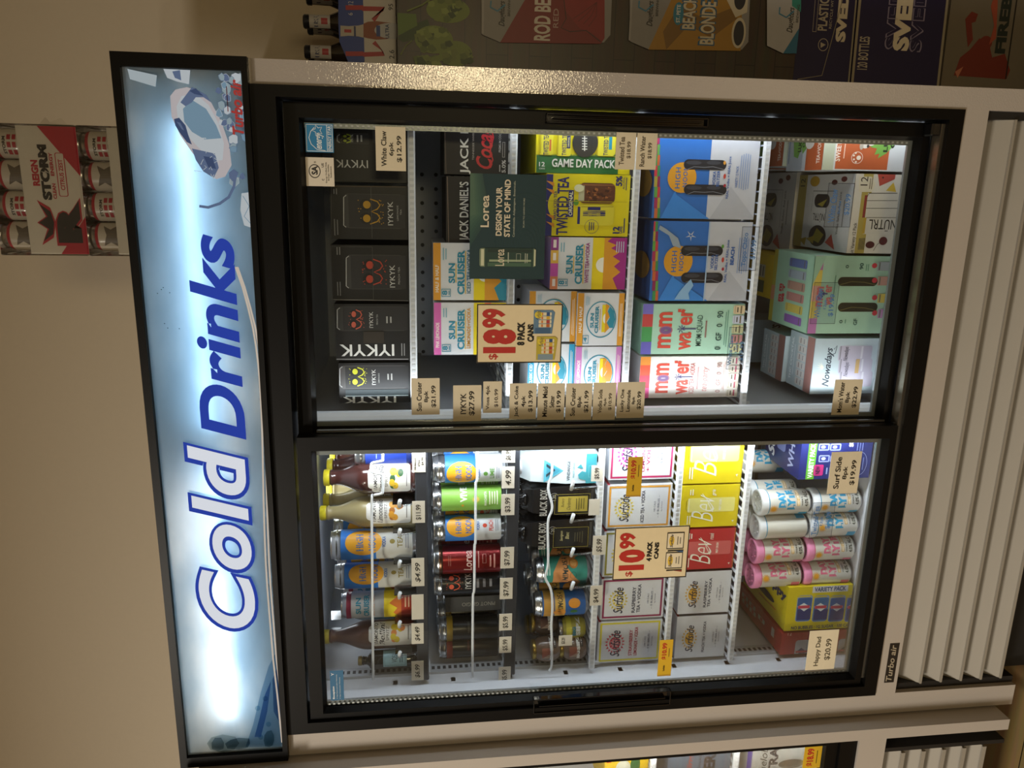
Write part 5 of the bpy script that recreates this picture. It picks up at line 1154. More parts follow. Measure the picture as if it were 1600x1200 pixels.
card(994.5, 1026, 208, 265, YR, 'beige price card reading $18.99 over the blue seltzer carton', [('Ranch Water', .18, .42, .08, .92), ('$18.99', .56, .78, .3, .74)], ink='4a4236', grp=GC)
card(1302, 1345, 593, 648, YR, 'beige price card reading $22.99 at the bottom by the post', c3("Mom's Water", '8pk', '$22.99', .86), grp=GC)
def es(g):
    g.R(.03, .97, .03, .97, 'dfe6ea'); g.R(.05, .95, .05, .95, '1f7fb5'); g.R(.76, .78, .05, .95, 'dfe6ea'); g.T('ENERGY STAR', .80, .92, .07, .93, 'dfe6ea', bold=.02)
    g.T('energy', .40, .66, .12, .68, 'e6eef2', shear=.4, bold=.02)
    P = []
    for i in range(10): r_ = .20 if i % 2 == 0 else .09; a = math.pi*i/5; P.append((.44-r_*math.cos(a), .76+r_*math.sin(a)))
    g.line(P, .0011, 'e6eef2', True)
    g.line([(.70, .06), (.4, .10), (.2, .28), (.13, .5), (.2, .72), (.33, .86)], .0011, 'e6eef2')
card(477, 521, 193, 238, YR, 'square blue energy rating sticker in the top right corner of the glass', [], col='1f7fb5', art=es, name='sticker', cat='sticker', grp=None)
def csa(g):
    g.ring(.10, .52, .28, .76, '16161a', .14); g.T('SA', .20, .42, .40, .70, '16161a', bold=.05); g.T('C', .56, .64, .2, .26, '2a2a2c', bold=.02); g.T('US', .56, .64, .66, .80, '2a2a2c', bold=.02); g.T('®', .30, .37, .80, .86, '2a2a2c')
    g.T('Energy Verified Only', .69, .755, .12, .84, '2a2a2c'); g.T('Energie Vérifiée', .77, .835, .2, .76, '2a2a2c'); g.T('Seulement', .86, .91, .3, .7, '2a2a2c')
card(478, 522, 246, 291, YR, 'square cream certification sticker under the blue energy sticker', [], col='ddd6c6', art=csa, name='sticker', cat='sticker')
def lorea(f):
    g = f
    for i in range(7): k = .05*i; g.P([(0, .30+k), (0, 1), (.16-k*.4, 1), (.26-k*.6, .62)], ['143c3b', '19413e', '1f4741', '264d44', '2e5348', '36594b', '3f5f4f'][i])
    for j in range(3):
        for i in range(9): r_ = .10+.045*i; P = [(.74+.9*r_*math.cos(t*.262), .32+r_*1.1*math.sin(t*.262)) for t in range(24)]; P = [(min(max(a, .0), .998), min(max(b, .0), .998)) for a, b in P]; g.line(P, .0003, '17423f', True) if j == 0 else None
    g.T('Lorea', .14, .25, .50, .80, 'd2c8b0', bold=.015); g.T('DESIGN YOUR', .34, .42, .42, .88, 'd2c8b0', bold=.04); g.T('STATE OF MIND', .45, .53, .41, .95, 'd2c8b0', bold=.04)
    g.T('Cannabinoids. Adaptogens. Botanicals.', .565, .60, .41, .94, 'a9b0a0'); g.T('SCAN TO LEARN MORE', .70, .72, .5, .78, 'a9b0a0')
    g.RR(.13, .88, .12, .30, '6f7f66', .12); g.R(.15, .19, .13, .29, 'c2c6a8'); g.R(.20, .85, .12, .30, '1c3a34'); g.R(.24, .82, .125, .16, '3f5f4c'); g.R(.26, .82, .17, .19, '8f9f80'); g.R(.24, .83, .26, .29, '122c28')
    g.T('Lorea', .34, .46, .13, .29, 'd2c8b0'); g.O(.62, .68, .17, .25, 'a9b0a0', .0006); g.tiny(.5, .53, .15, .27, 1, 'a9b0a0'); g.tiny(.73, .78, .15, .26, 2, 'a9b0a0'); g.R(.86, .88, .13, .29, 'c2c6a8')
card(734, 852, 272, 436, YR-.001, 'dark green poster with a slim can and cream lettering', [], col='0f3238', art=lorea, name='poster', cat='poster')
def p18(g):
    g.T('$', .14, .25, .06, .16, 'b02a22', bold=.02); g.T('18', .07, .46, .17, .58, 'b02a22', bold=.085); g.T('99', .06, .33, .60, .92, 'b02a22', bold=.06)
    g.T('8 PACK', .47, .56, .30, .70, '1a1a18', bold=.08); g.T('CANS', .59, .67, .36, .66, '1a1a18', bold=.08)
    for t0, s0, c1, c2 in ((.66, .50, '5f7f98', '3f5f80'), (.70, .05, 'b8a838', '7f94a0')):
        g.P([(t0, s0), (t0, s0+.40), (t0+.22, s0+.40), (t0+.25, s0+.36), (t0+.22, s0)], c1); g.R(t0+.02, t0+.2, s0, s0+.10, c2)
        for i in range(4): g.RR(t0+.06, t0+.21, s0+.11+.065*i, s0+.165+.065*i, 'd9cfb0', .2); g.R(t0+.15, t0+.19, s0+.11+.065*i, s0+.165+.065*i, ['b8602a', 'a8403a', 'd0a83a', '2f4f80'][i]); g.R(t0+.09, t0+.11, s0+.115+.065*i, s0+.16+.065*i, 'c8783a')
        g.E(t0+.01, t0+.1, s0+.26, s0+.38, 'd8c23a'); g.T('Surfside', t0+.03, t0+.08, s0+.24, s0+.38, '26304a', shear=.3)
card(745, 878, 475, 567, YR-.0022, 'beige price poster reading 18.99 with two small multipacks pictured', [], col='ddcda6', border='1a1816', art=p18, name='price_poster', cat='price poster')
def p10(g):
    g.T('$', .17, .27, .06, .16, 'b02a22', bold=.02); g.T('10', .07, .42, .18, .58, 'b02a22', bold=.085); g.T('99', .07, .28, .60, .90, 'b02a22', bold=.06)
    g.T('4 PACK', .44, .51, .34, .72, '1a1a18', bold=.08); g.T('CANS', .54, .60, .38, .70, '1a1a18', bold=.08)
    for s0 in (.18, .56):
        g.R(.68, .965, s0-.02, s0+.36, '2a2820') if False else None
        g.R(.70, .93, s0, s0+.32, '2f2c24'); g.R(.71, .92, s0+.02, s0+.30, 'e0d4b8'); g.E(.73, .80, s0+.06, s0+.26, 'd8b43a'); g.T('Surfside', .745, .785, s0+.03, s0+.28, '26304a', shear=.3, bold=.03); g.tiny(.83, .9, s0+.08, s0+.24, 2, '7a7464')
        g.P([(.74, s0-.02), (.93, s0-.07), (.93, s0-.02)], '8a3a2a' if s0 < .3 else '3a5a80'); g.P([(.72, s0-.02), (.93, s0-.02), (.93, s0-.035), (.72, s0-.045)], '1f1d18')
card(959, 1075, 823, 904, YLf-.0022, 'beige price poster reading 10.99 with two boxed packs pictured', [], col='ddcda6', border='1a1816', art=p10, name='price_poster', cat='price poster')
YT = 'c9a21c'
def yt(g):
    g.T('$10.99', .22, .62, .46, .92, 'b0301e', bold=.05); g.T('Surfside', .36, .5, .14, .30, '2a2410', bold=.03); g.tiny(.70, .80, .5, .8, 1, '4a3c14'); g.R(0, 1, 0, .03, 'b08a3a')
card(980, 1003, 714, 776, YLf, 'yellow price tag reading $10.99 near the centre post', [], col=YT, art=yt, name='price_tag', cat='price tag', grp='yellow tags on the left door')
card(1029, 1050, 1000, 1056, YLf, 'yellow price tag reading $10.99 at the left edge of the left door', [], col=YT, art=yt, name='price_tag', cat='price tag', grp='yellow tags on the left door')
GL = 'beige price cards on the left door'
card(1296, 1343, 706, 771, YLf, 'beige price card reading $19.99 low beside the centre post', c3('Surf Side', '8pk', '$19.99', .76), grp=GL)
def curl(g): pass
card(1262, 1307, 985, 1046, YLf, 'beige price card reading $20.99 over the red carton', [('Happy Dad', .26, .46, .1, .84), ('$20.99', .60, .82, .24, .78)], ink='5a5444', grp=GL)
card(516, 537, 1048, 1094, YLf, 'blue warranty sticker in the top left corner of the left door', [], col='1f5f88', name='sticker', cat='sticker',
     art=lambda g: (g.T('Exception', .16, .34, .05, .48, 'e4e8ea', bold=.03), g.T('3 Year Parts and Labor Warranty', .44, .56, .05, .88, 'c2ccd2'), g.T('5 Year Compressor Warranty', .66, .78, .05, .78, 'c2ccd2'), g.T('Y', .1, .3, .84, .94, 'e4e8ea')))
# clear film tags with blue writing
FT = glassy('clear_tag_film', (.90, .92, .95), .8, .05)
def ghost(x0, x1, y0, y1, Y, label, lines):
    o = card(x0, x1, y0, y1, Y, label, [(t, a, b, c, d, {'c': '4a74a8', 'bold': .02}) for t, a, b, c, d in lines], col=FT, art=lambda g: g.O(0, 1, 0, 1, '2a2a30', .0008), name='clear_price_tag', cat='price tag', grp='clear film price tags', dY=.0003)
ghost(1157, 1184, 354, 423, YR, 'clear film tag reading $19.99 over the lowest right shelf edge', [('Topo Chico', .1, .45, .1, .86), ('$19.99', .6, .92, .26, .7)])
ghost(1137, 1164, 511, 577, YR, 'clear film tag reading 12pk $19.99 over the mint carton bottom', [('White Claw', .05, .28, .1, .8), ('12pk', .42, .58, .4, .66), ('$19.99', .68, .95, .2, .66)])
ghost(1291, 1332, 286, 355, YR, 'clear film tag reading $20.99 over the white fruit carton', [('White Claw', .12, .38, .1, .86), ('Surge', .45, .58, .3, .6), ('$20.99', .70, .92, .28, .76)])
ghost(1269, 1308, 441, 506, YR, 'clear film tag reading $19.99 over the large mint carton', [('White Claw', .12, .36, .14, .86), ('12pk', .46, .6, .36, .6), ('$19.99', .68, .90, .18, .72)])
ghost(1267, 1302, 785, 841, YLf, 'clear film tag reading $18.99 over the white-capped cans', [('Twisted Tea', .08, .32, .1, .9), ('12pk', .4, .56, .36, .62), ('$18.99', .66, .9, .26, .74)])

# price labels clipped on the shelf channels and lips
PL = 'd9d2c4'
def shelf_tag(x0, x1, y0, y1, txt, label, grp, Y=.1135, hand=False, three=None):
    L = [(txt, .28, .74, .14, .84, {'shear': .25} if hand else {})] if txt else []
    if three: L = [(three[0], .14, .34, .14, .72), (three[1], .42, .60, .28, .60), (three[2], .68, .88, .34, .74)]
    card(x0, x1, y0, y1, Y, label, L, col=PL, ink='3a362f', name='shelf_label', cat='shelf label', grp=grp, dY=.0006)
GA, GB, GD = 'labels on the first left shelf edge', 'labels on the second left shelf edge', 'labels on the third left shelf edge'
shelf_tag(644, 665, 706, 738, '', 'three-line $4.99 label on the top channel by the post', GA, three=('Highnoon', '473ml', '$4.99'))
shelf_tag(644, 664, 783, 817, '$11.99', 'label reading $11.99 under the frosted bottle', GA)
shelf_tag(643, 663, 872, 916, '$4.99', 'handwritten $4.99 label under the two tall blue cans', GA, hand=True)
shelf_tag(643, 662, 929, 968, '', 'blank cream label under the silver and red can', GA)
shelf_tag(643, 662, 974, 1006, '$4.49', 'handwritten $4.49 label under the rosy bottle', GA, hand=True)
shelf_tag(643, 662, 1033, 1063, '$6.99', 'bold handwritten $6.99 label at the left end of the top channel', GA, hand=True)
shelf_tag(784, 805, 698, 723, '$6.99', 'faint label on the second channel right beside the post', GB, hand=True)
shelf_tag(784, 804, 729, 763, '4.99', 'handwritten 4.99 label on the second channel, next to the post label', GB, hand=True)
shelf_tag(783, 804, 772, 805, '$3.99', 'label reading $3.99 under the lime green can', GB)
shelf_tag(782, 803, 855, 888, '$7.99', 'label reading $7.99 under the metallic red can', GB)
shelf_tag(781, 801, 903, 936, '$7.99', 'label reading $7.99 under the black mask can', GB)
shelf_tag(780, 800, 959, 985, '$5.99', 'label reading $5.99 under the dark can with a yellow band', GB)
shelf_tag(780, 799, 995, 1020, '$5.99', 'label reading $5.99 under the dark can with a rust band', GB)
shelf_tag(779, 798, 1042, 1068, '$5.99', 'label reading $5.99 at the left end of the second channel', GB)
shelf_tag(924, 942, 727, 752, '$5.99', 'small $5.99 label under the white and teal pouch', GD, Y=.1155)
shelf_tag(920, 937, 780, 805, '', 'small cream label with faded print under the gold label pouch', GD, Y=.1155)
shelf_tag(926, 947, 837, 867, '$5.99', 'white handwritten $5.99 label hanging under the black pouches', GD, Y=.1155, hand=True)
shelf_tag(922, 941, 915, 946, '$4.99', 'white $4.99 label taped under the blue and gold can', GD, Y=.1155)
card(873, 894, 993, 1009, .108, 'little white hang tag on the wire by the brown jars', [('$3.29', .2, .5, .2, .8)], col=PL, ink='3a362f', name='shelf_label', cat='shelf label', rot=0)

# ================================================================ energy drink trays on top of the cooler
TC = mat('c9c2b6', .3, 0, 0, .3)
def tray(zb, label, full=True):
    Y = .12; a0, a1 = -.131, .087; d = .165; h = .150
    root = empty('drinks_tray', ((a0+a1)/2, Y+d/2, zb), label, 'drinks tray', 'shrink-wrapped trays above the cooler')
    r = (a1-a0)/8-.0008
    for j in range(3):
        for i in range(4):
            X = a0+(a1-a0)*(i+.5)/4; Yc = Y+.003+r+j*2*r; c = (X, Yc, zb+.002); m = MB()
            m.lathe(c, [(r*.8, 0), (r, .006), (r, h-.016)], TC, 24); m.lathe(c, [(r, h-.016), (r*.93, h-.010)], 'a8303c', 24); m.lathe(c, [(r*.93, h-.010), (r*.86, h-.004), (r*.88, h-.001), (r*.84, h-.002), (.0001, h-.004)], LIDM, 24)
            if j == 0:
                g = Art(m, Cy(c, r, -X/1.6), (-r, r, .09, h-.016))
                if i in (1, 3): g.T('STORM', .18, .3, .15, .75, '3a3634', bold=.05); [g.R(.36+.2*p, .5+.2*p, .12+.26*q, .3+.26*q, 'a8303c' if p < 2 else '5a2a30') for p in range(3) for q in range(3)]
                else: g.P([(.2, .15), (.5, .3), (.8, .1), (.9, .4), (.75, .5), (.9, .7), (.8, .95), (.5, .75), (.2, .9), (.35, .55)], '6a6258'); g.T('REIGN', .92, 1.02, .2, .8, 'a8303c', bold=.03)
            m.build('can', root)
    m = MB(); t = .0015; H = .100; CB = mat('cfc9bd', .6)
    m.box(a0-.003, a1+.003, Y-.003, Y-.0015, zb, zb+H, CB); m.box(a0-.003, a1+.003, Y+d, Y+d+.0015, zb, zb+H, CB); m.box(a0-.003, a0-.0015, Y-.0015, Y+d, zb, zb+H, CB); m.box(a1+.0015, a1+.003, Y-.0015, Y+d, zb, zb+H, CB); m.box(a0-.0015, a1+.0015, Y-.0015, Y+d, zb, zb+.0015, CB)
    g = Art(m, front(Y-.003), (a0-.003, a1+.003, zb, zb+H)); RD, DK = 'b02a3c', '2b2726'
    g.P([(.48, 1), (1, 1), (1, .62)] if False else [(.36, 1), (1, 1), (1, .62)], RD); g.P([(.70, 0), (1, 0), (1, .42), (.62, .0)] if False else [(1, 0), (.52, 0), (1, .30)], RD)
    g.T('REIGN', .18, .30, .54, .74, RD, bold=.07); g.T('STORM', .32, .48, .43, .86, DK, bold=.09); g.P([(.33, .655), (.41, .635), (.40, .655), (.49, .635), (.41, .665), (.42, .645)], 'cfc9bd'); g.T('CLEAN', .50, .56, .44, .56, RD, bold=.05); g.T('ENERGY', .50, .56, .62, .80, RD, bold=.05)
    g.RR(.60, .76, .46, .80, RD, .2); g.RR(.615, .745, .465, .795, 'cfc9bd', .2); g.T('CITRUS ZEST', .645, .72, .51, .75, RD, bold=.04)
    for cc, k in ((RD, .03), (DK, 0)):
        g.P([(.24-k, .10-k), (.42, .16-k), (.46+k, .25), (.42, .34+k), (.24-k, .40+k), (.36-k, .30), (.20-k, .25), (.36-k, .20)], cc)
        g.T('R', .50-k, .92+k, .09-k*.8, .43+k*.8, cc, bold=.16 if k else .12)
    m.build('tray_board', root)
    m = MB(); q = .006; m.bbox(a0-q, a1+q, Y-q, Y+d+q, zb+.001, zb+h+.001, FILM, .0015)
    m.add([(a1+q, Y+.02, zb+.02), (a1+q+.014, Y+.03, zb+.035), (a1+q+.006, Y+.03, zb+.055), (a1+q+.016, Y+.05, zb+.07), (a1+q, Y+.06, zb+.09)], [(0,1,2), (0,2,4), (2,3,4)], FILM)
    m.build('shrink_film', root)
ZTOP = ZT
tray(ZTOP+.002, 'shrink-wrapped drinks tray, lower of the stack, cut off by the lit sign')
tray(ZTOP+.154, 'shrink-wrapped drinks tray with a red crown, upper of the stack above the sign')

# ================================================================ beer display to the right of the cooler
def wood_print():
    m = bpy.data.materials.new('dark_wood_print'); m.use_nodes = True; nt = m.node_tree; b = nt.nodes['Principled BSDF']
    tc = nt.nodes.new('ShaderNodeTexCoord'); mp = nt.nodes.new('ShaderNodeMapping'); mp.inputs['Rotation'].default_value = (math.radians(90), 0, 0)
    br = nt.nodes.new('ShaderNodeTexBrick'); br.inputs['Scale'].default_value = 1; br.inputs['Brick Width'].default_value = .5; br.inputs['Row Height'].default_value = .045; br.inputs['Mortar Size'].default_value = .001
    br.inputs['Color1'].default_value = lin('4a3a28'); br.inputs['Color2'].default_value = lin('3a2d1f'); br.inputs['Mortar'].default_value = lin('0e0a07')
    sep = nt.nodes.new('ShaderNodeSeparateXYZ'); cm = nt.nodes.new('ShaderNodeCombineXYZ'); nt.links.new(tc.outputs['Object'], sep.inputs[0]); nt.links.new(sep.outputs[2], cm.inputs[1]); nt.links.new(sep.outputs[0], cm.inputs[0])
    sw = nt.nodes.new('ShaderNodeCombineXYZ'); nt.links.new(sep.outputs[2], sw.inputs[1]); nt.links.new(sep.outputs[0], sw.inputs[0])
    nt.links.new(sw.outputs[0], br.inputs['Vector'])
    n = nt.nodes.new('ShaderNodeTexNoise'); n.inputs['Scale'].default_value = 6; n.inputs['Detail'].default_value = 6; m2 = nt.nodes.new('ShaderNodeMapping'); m2.inputs['Scale'].default_value = (1.5, 1, 12); nt.links.new(tc.outputs['Object'], m2.inputs[0]); nt.links.new(m2.outputs[0], n.inputs[0])
    mx = nt.nodes.new('ShaderNodeMix'); mx.data_type = 'RGBA'; mx.blend_type = 'MULTIPLY'; mx.inputs[0].default_value = .8
    nt.links.new(br.outputs[0], mx.inputs[6]); nt.links.new(n.outputs['Color'], mx.inputs[7]); nt.links.new(mx.outputs[2], b.inputs['Base Color']); b.inputs['Roughness'].default_value = .4; return m
YD = .30
FIT = False
def disp(f, g):
    # hops
    random.seed(11)
    HG, HD, HL = '71853c', '32481c', '84984c'
    f.P([(621, 60), (640, 40), (668, 30), (676, 52), (650, 62), (630, 66)], '2f4a26'); f.P([(621, 20), (650, 22), (652, 40), (622, 56)], '5c7a34')
    for (cx_, cy_, rx, ry) in ((700, 16, 34, 20), (678, 62, 30, 22), (712, 84, 26, 20), (668, 98, 20, 10)):
        f.E(cx_-rx, cx_+rx, cy_-ry, cy_+ry, HG)
        for k in range(26):
            x = cx_+random.uniform(-.85, .85)*rx; y = cy_+random.uniform(-.75, .75)*ry; f.P([(x-6, y-4), (x+2, y-6), (x+7, y+1), (x+1, y+5), (x-5, y+3)], random.choice((HG, HL, HD, '566a2e', '6c7c3c')))
    f.line([(636, 18), (660, 8), (680, -6)], .003, '6f8038'); f.line([(626, 86), (634, 72), (644, 64)], .002, '6f8038')
    def bcan(x0, x1, y0, y1, c):
        f.P([(x0, -40), (x0, y1-14), (x0+2, y1-12), (x0+30, y1), (x1-14, y1), (x1-4, y1-12), (x1, -40)], '8d8d90'); f.R(x0+1, x0+4, -40, y1-14, 'a0a0a4')
    bcan(752, 957, 0, 67, 0); f.P([(781, 67), (820, 0), (822, -40), (944, -40), (944, 60), (938, 69)], '7c191e')
    f.P([(881, 15), (905, 45), (925, 52), (940, 66), (944, 60), (944, -20), (880, -20)], '8a1c22'); f.line([(880, -5), (884, 30), (876, 44), (890, 50), (915, 48), (938, 66)], .0015, '1c1012')
    for k in range(4): f.line([(895+k*8, 30+k*4), (910+k*7, 20+k*2), (932, 4)], .001, '5a1216')
    f.T('ROD BENDER', 832, 853, -62, 66, 'cfc9c4', bold=.03) if False else f.T('ROD BE', 834, 860, 0, 64, 'd4cfc8', bold=.04); f.T('RED', 864, 872, 14, 44, 'b8a0a0')
    bcan(983, 1172, 0, 78, 0); f.P([(1012, 78), (1048, 0), (1048, -40), (1160, -40), (1156, 80)], 'a67e2e'); f.P([(1040, 78), (1075, 40), (1110, 60), (1150, 30), (1150, 10), (1100, 30), (1060, 10), (1035, 50)], '80602a')
    f.T('BEACH', 1063, 1088, -8, 48, '2f5f86', bold=.06); f.T('BEACH', 1066, 1086, -6, 46, 'cfc8b4', bold=.03); f.T('BLONDE', 1091, 1118, 0, 72, '2f5f86', bold=.06); f.T('BLONDE', 1094, 1116, 3, 70, 'cfc8b4', bold=.03)
    f.E(1051, 1067, 4, 40, '2f7fa0'); f.T('ST. PETE', 1056, 1062, 8, 36, 'd8dcd8', bold=.03)
    f.P([(1148, 28), (1166, 20), (1170, -40), (1140, -40), (1134, 0)], 'c9c2b0'); f.E(1142, 1164, 28, 76, 'c9c2b0'); f.E(1145, 1161, 33, 72, '20202c'); f.E(1146, 1164, -18, 16, '20202c')
    f.P([(1197, -40), (1197, 72), (1222, 84), (1248, 84), (1248, -40)], 'b0b1b6'); f.P([(1222, 84), (1250, 40), (1250, 84)], '2a6f94'); f.P([(1236, -40), (1236, 10), (1250, 20), (1250, -40)], '2f8f86')
    for x in (757, 988, 1207):
        o = 0 if x != 1207 else 10; f.T('Daughters', x+22, x+34, 2+o, 42+o, '26262a', shear=.4, bold=.02); f.line([(x+10, 2+o), (x+9, 12+o), (x+20, 18+o), (x+32, 8+o)], .003, '3a7fa6'); f.T('BREWING', x+36, x+40, -2+o, 26+o, '3a3a3c', bold=.02)
WPR = wood_print()
xs = at(900, 60, YD)[0]
carton('beer_display', 'dark wood-printed beer display block with two big cans and green hops', 'display stand', None, 620, 1252, -100, 90, None, YD, .50, WPR, disp, X0=.236, X1=.80)
zt_ = at(620, 50, YD)[1]; zb_ = at(1252, 50, YD)[1]
def yawbox(name, label, x0, x1, X0, w, d, Y, col, yaw, art, zt=None, zb=None, cat='shipping box', edge=None):
    z1 = at(x0, 60, Y)[1] if zt is None else zt; z0 = at(x1, 60, Y)[1] if zb is None else zb
    m = MB(); u = Vector((math.cos(yaw), math.sin(yaw), 0)); n = Vector((u.y, -u.x, 0)); o = Vector((X0, Y, z0))
    P = [o, o+u*w, o+u*w-n*d, o-n*d]; vs = P+[p+Vector((0, 0, z1-z0)) for p in P]
    m.add(vs, [(0,3,2,1), (4,5,6,7), (0,1,5,4), (1,2,6,5), (2,3,7,6), (3,0,4,7)], K(col))
    pl = Pl(o, u, (0,0,1), n); f = Art(m, pl); g = Art(m, pl, (0, w, 0, z1-z0)); f.lim = g.lim = (0, w, 0, z1-z0); art(f, g)
    o_ = m.build(name); tag(o_, label, cat); return o_, z0, z1
NV = mat('1e1948', .5)
def sv2(f, g):
    g.O(0, 1, 0, 1, 'a09884', .006); f.T('120 BOTTLES', 1341, 1358, 57, 108, 'b8b0a0', rot=0, bold=.0) if False else f.T('120 BOTTLES', 1341, 1357, 57, 109, 'b8b0a0', bold=.02)
    f.T('SVEDKA', 1389, 1414, -84, 78, '8f88a8', bold=.03); f.T('SVEDKA', 1391, 1412, -82, 76, '1e1948', bold=.0); f.T('SVEDKA', 1402, 1428, -88, 80, 'e6ddc8', bold=.08); f.T('SVEDKA', 1428, 1448, -84, 82, '8f88a8', bold=.03); f.T('SVEDKA', 1430, 1446, -82, 80, '1e1948')
o_, b2, t2 = yawbox('shipping_box', 'navy shipping box with big white letters, under the open flapped box', 1338, 1478, .240, .42, .36, YD+.03, NV, math.radians(3), sv2)
def sv1(f, g):
    g.O(0, 1, 0, 1, 'a09884', .004); f.T('PLASTIC', 1279, 1294, -4, 48, 'b8b0a0', bold=.03); f.O(1272, 1278, -20, 50, 'b8b0a0', .001) ; f.T('SVEDKA', 1310, 1326, -60, 66, 'd9d0bc', bold=.08); f.ring(1278, 1294, 60, 80, 'b8b0a0', .12); f.P([(1282, 66), (1290, 70), (1282, 75)], 'b8b0a0')
    f.line([(1246, 124), (1284, 118), (1300, 60), (1316, 0), (1320, -40)], .0018, '8f8874'); f.T('RECYCLE WITH CARE', 1298, 1302, -30, 45, 'b8b0a0')
o_, b1_, t1_ = yawbox('shipping_box', 'navy shipping box with white outlined words, on top of the larger navy box', 1252, 1338, .241, .40, .34, YD+.035, NV, math.radians(3), sv1, zb=t2+.001, zt=zb_-.001)
def fb(f, g):
    g.O(0, 1, 0, 1, '2a2620', .003)
    f.P([(1490, 118), (1500, 90), (1515, 78), (1530, 60), (1545, 66), (1550, 90), (1570, 84), (1578, 110), (1572, 124)], '7a2e24'); f.P([(1512, 74), (1508, 30), (1518, 18), (1528, 22), (1524, 34), (1518, 36), (1520, 62)], '7a2e24'); f.E(1530, 1550, 56, 78, '7a2e24'); f.P([(1545, 70), (1553, 40), (1548, 10), (1560, -30), (1558, 20), (1556, 60)], 'a8503a'); f.P([(1492, 112), (1505, 104), (1496, 122)], 'c07a60')
    f.T('FIREB', 1560, 1576, -8, 84, '1f2c28', bold=.07)
    f.T('FIREBALL', 1562, 1578, -30, 82, '1f2c28', bold=.06) if False else None
    f.R(1583, 1585, -60, 124, '1c1a16')
yawbox('shipping_box', 'pale grey shipping box with a red horned figure, bottom of the stack', 1479, 1640, .238, .42, .36, YD+.03, mat('776f60', .6), math.radians(2), fb, zb=.001, zt=b2-.001)
# beer carrier with bottles on top of the display block
Y0 = YD+.06; zc = zt_+.001
def mu(f, g):
    pass
cx0, cx1 = .238, .425
root = empty('beer_carrier', ((cx0+cx1)/2, Y0+.07, zc), 'white, blue and red cardboard bottle carrier on top of the wooden display block', 'bottle carrier')
m = MB(); h1, h2 = at(567, 60, Y0)[1]-zc, at(531, 40, Y0)[1]-zc
m.box(cx0, cx1, Y0, Y0+.002, zc, zc+h1, 'c9c6c4'); m.box(cx0, cx1, Y0+.140, Y0+.142, zc, zc+h1, 'c9c6c4'); m.box(cx0, cx0+.002, Y0+.002, Y0+.14, zc, zc+h1, 'c9c6c4'); m.box(cx1-.002, cx1, Y0+.002, Y0+.14, zc, zc+h1, 'c9c6c4'); m.box(cx0, cx1, Y0, Y0+.142, zc-.0005, zc+.0015, 'c9c6c4')
f = Art(m, front(Y0)); f.lim = (cx0, cx1, zc, zc+h1)
f.R(560, 568, -40, 96, '1f3f9c'); f.line([(536, 12), (600, 14), (583, 32)], .009, 'a8242c'); f.line([(536, 84), (600, 84), (584, 66)], .009, 'a8242c')
f.T('95', 607, 614, 6, 16, '2a2a30', bold=.01); f.T('2.6', 608, 616, 78, 92, '2a2a30', bold=.01)
f.P([(568, 37), (575, 34), (588, 33), (620, 37), (620, 60), (588, 62), (575, 60), (568, 58)], '8a4420'); f.E(585, 640, 36, 61, 'b9bcc4'); f.T('ULTRA', 602, 608, 38, 60, '2a3a6a', bold=.04); f.R(588, 594, 40, 57, '1f3f8c')
F = front(Y0-.0006); P = [F.ab(*q) for q in ((567, 96), (548, 92), (531, 62), (529, 48), (531, 36), (548, 8), (552, -20), (567, -20))]
F2 = [(cx0, zc+h1-.002), (cx0, at(548, 92, Y0)[1]), ((cx0*.72+cx1*.28), at(530, 60, Y0)[1]), (cx0*.5+cx1*.5, at(529, 48, Y0)[1]), (cx0*.28+cx1*.72, at(530, 40, Y0)[1]), (cx1, at(548, 30, Y0)[1]), (cx1, zc+h1-.002)]
m.add([(x, Y0, z) for x, z in F2]+[(x, Y0+.002, z) for x, z in F2], [tuple(reversed(range(7))), tuple(range(7, 14))]+[(i, (i+1)%7, 7+(i+1)%7, 7+i) for i in range(7)], '1f3f9c')
f.lim = None; f.line([(540, 12), (568, 12)], .009, 'a8242c'); f.line([(540, 84), (568, 84)], .009, 'a8242c'); f.P([(532, 40), (545, 41), (560, 40), (568, 38), (568, 59), (560, 57), (545, 56), (532, 57)], 'b9b4ae'); f.R(538, 549, 46, 51, 'a8242c'); f.R(553, 556, 41, 57, '26366e'); f.T('12', 544, 552, 2, 8, 'c9ccd8'); f.T('6', 544, 551, 20, 24, 'c9ccd8')
m.build('carrier_wall', root)
m = MB(); yb = Y0+.07
m.add([(cx0, yb, zc+.0015), (cx1, yb, zc+.0015), (cx1, yb, zc+h1+.01), (cx1-.03, yb, zc+h2), (cx0+.03, yb, zc+h2), (cx0, yb, zc+h1+.01), (cx0, yb+.002, zc+.0015), (cx1, yb+.002, zc+.0015), (cx1, yb+.002, zc+h1+.01), (cx1-.03, yb+.002, zc+h2), (cx0+.03, yb+.002, zc+h2), (cx0, yb+.002, zc+h1+.01)], [(0,1,2,3,4,5), (11,10,9,8,7,6)]+[(i, 6+i, 6+(i+1)%6, (i+1)%6) for i in range(6)], '1f3f9c'); m.build('carrier_handle', root)
k = 0
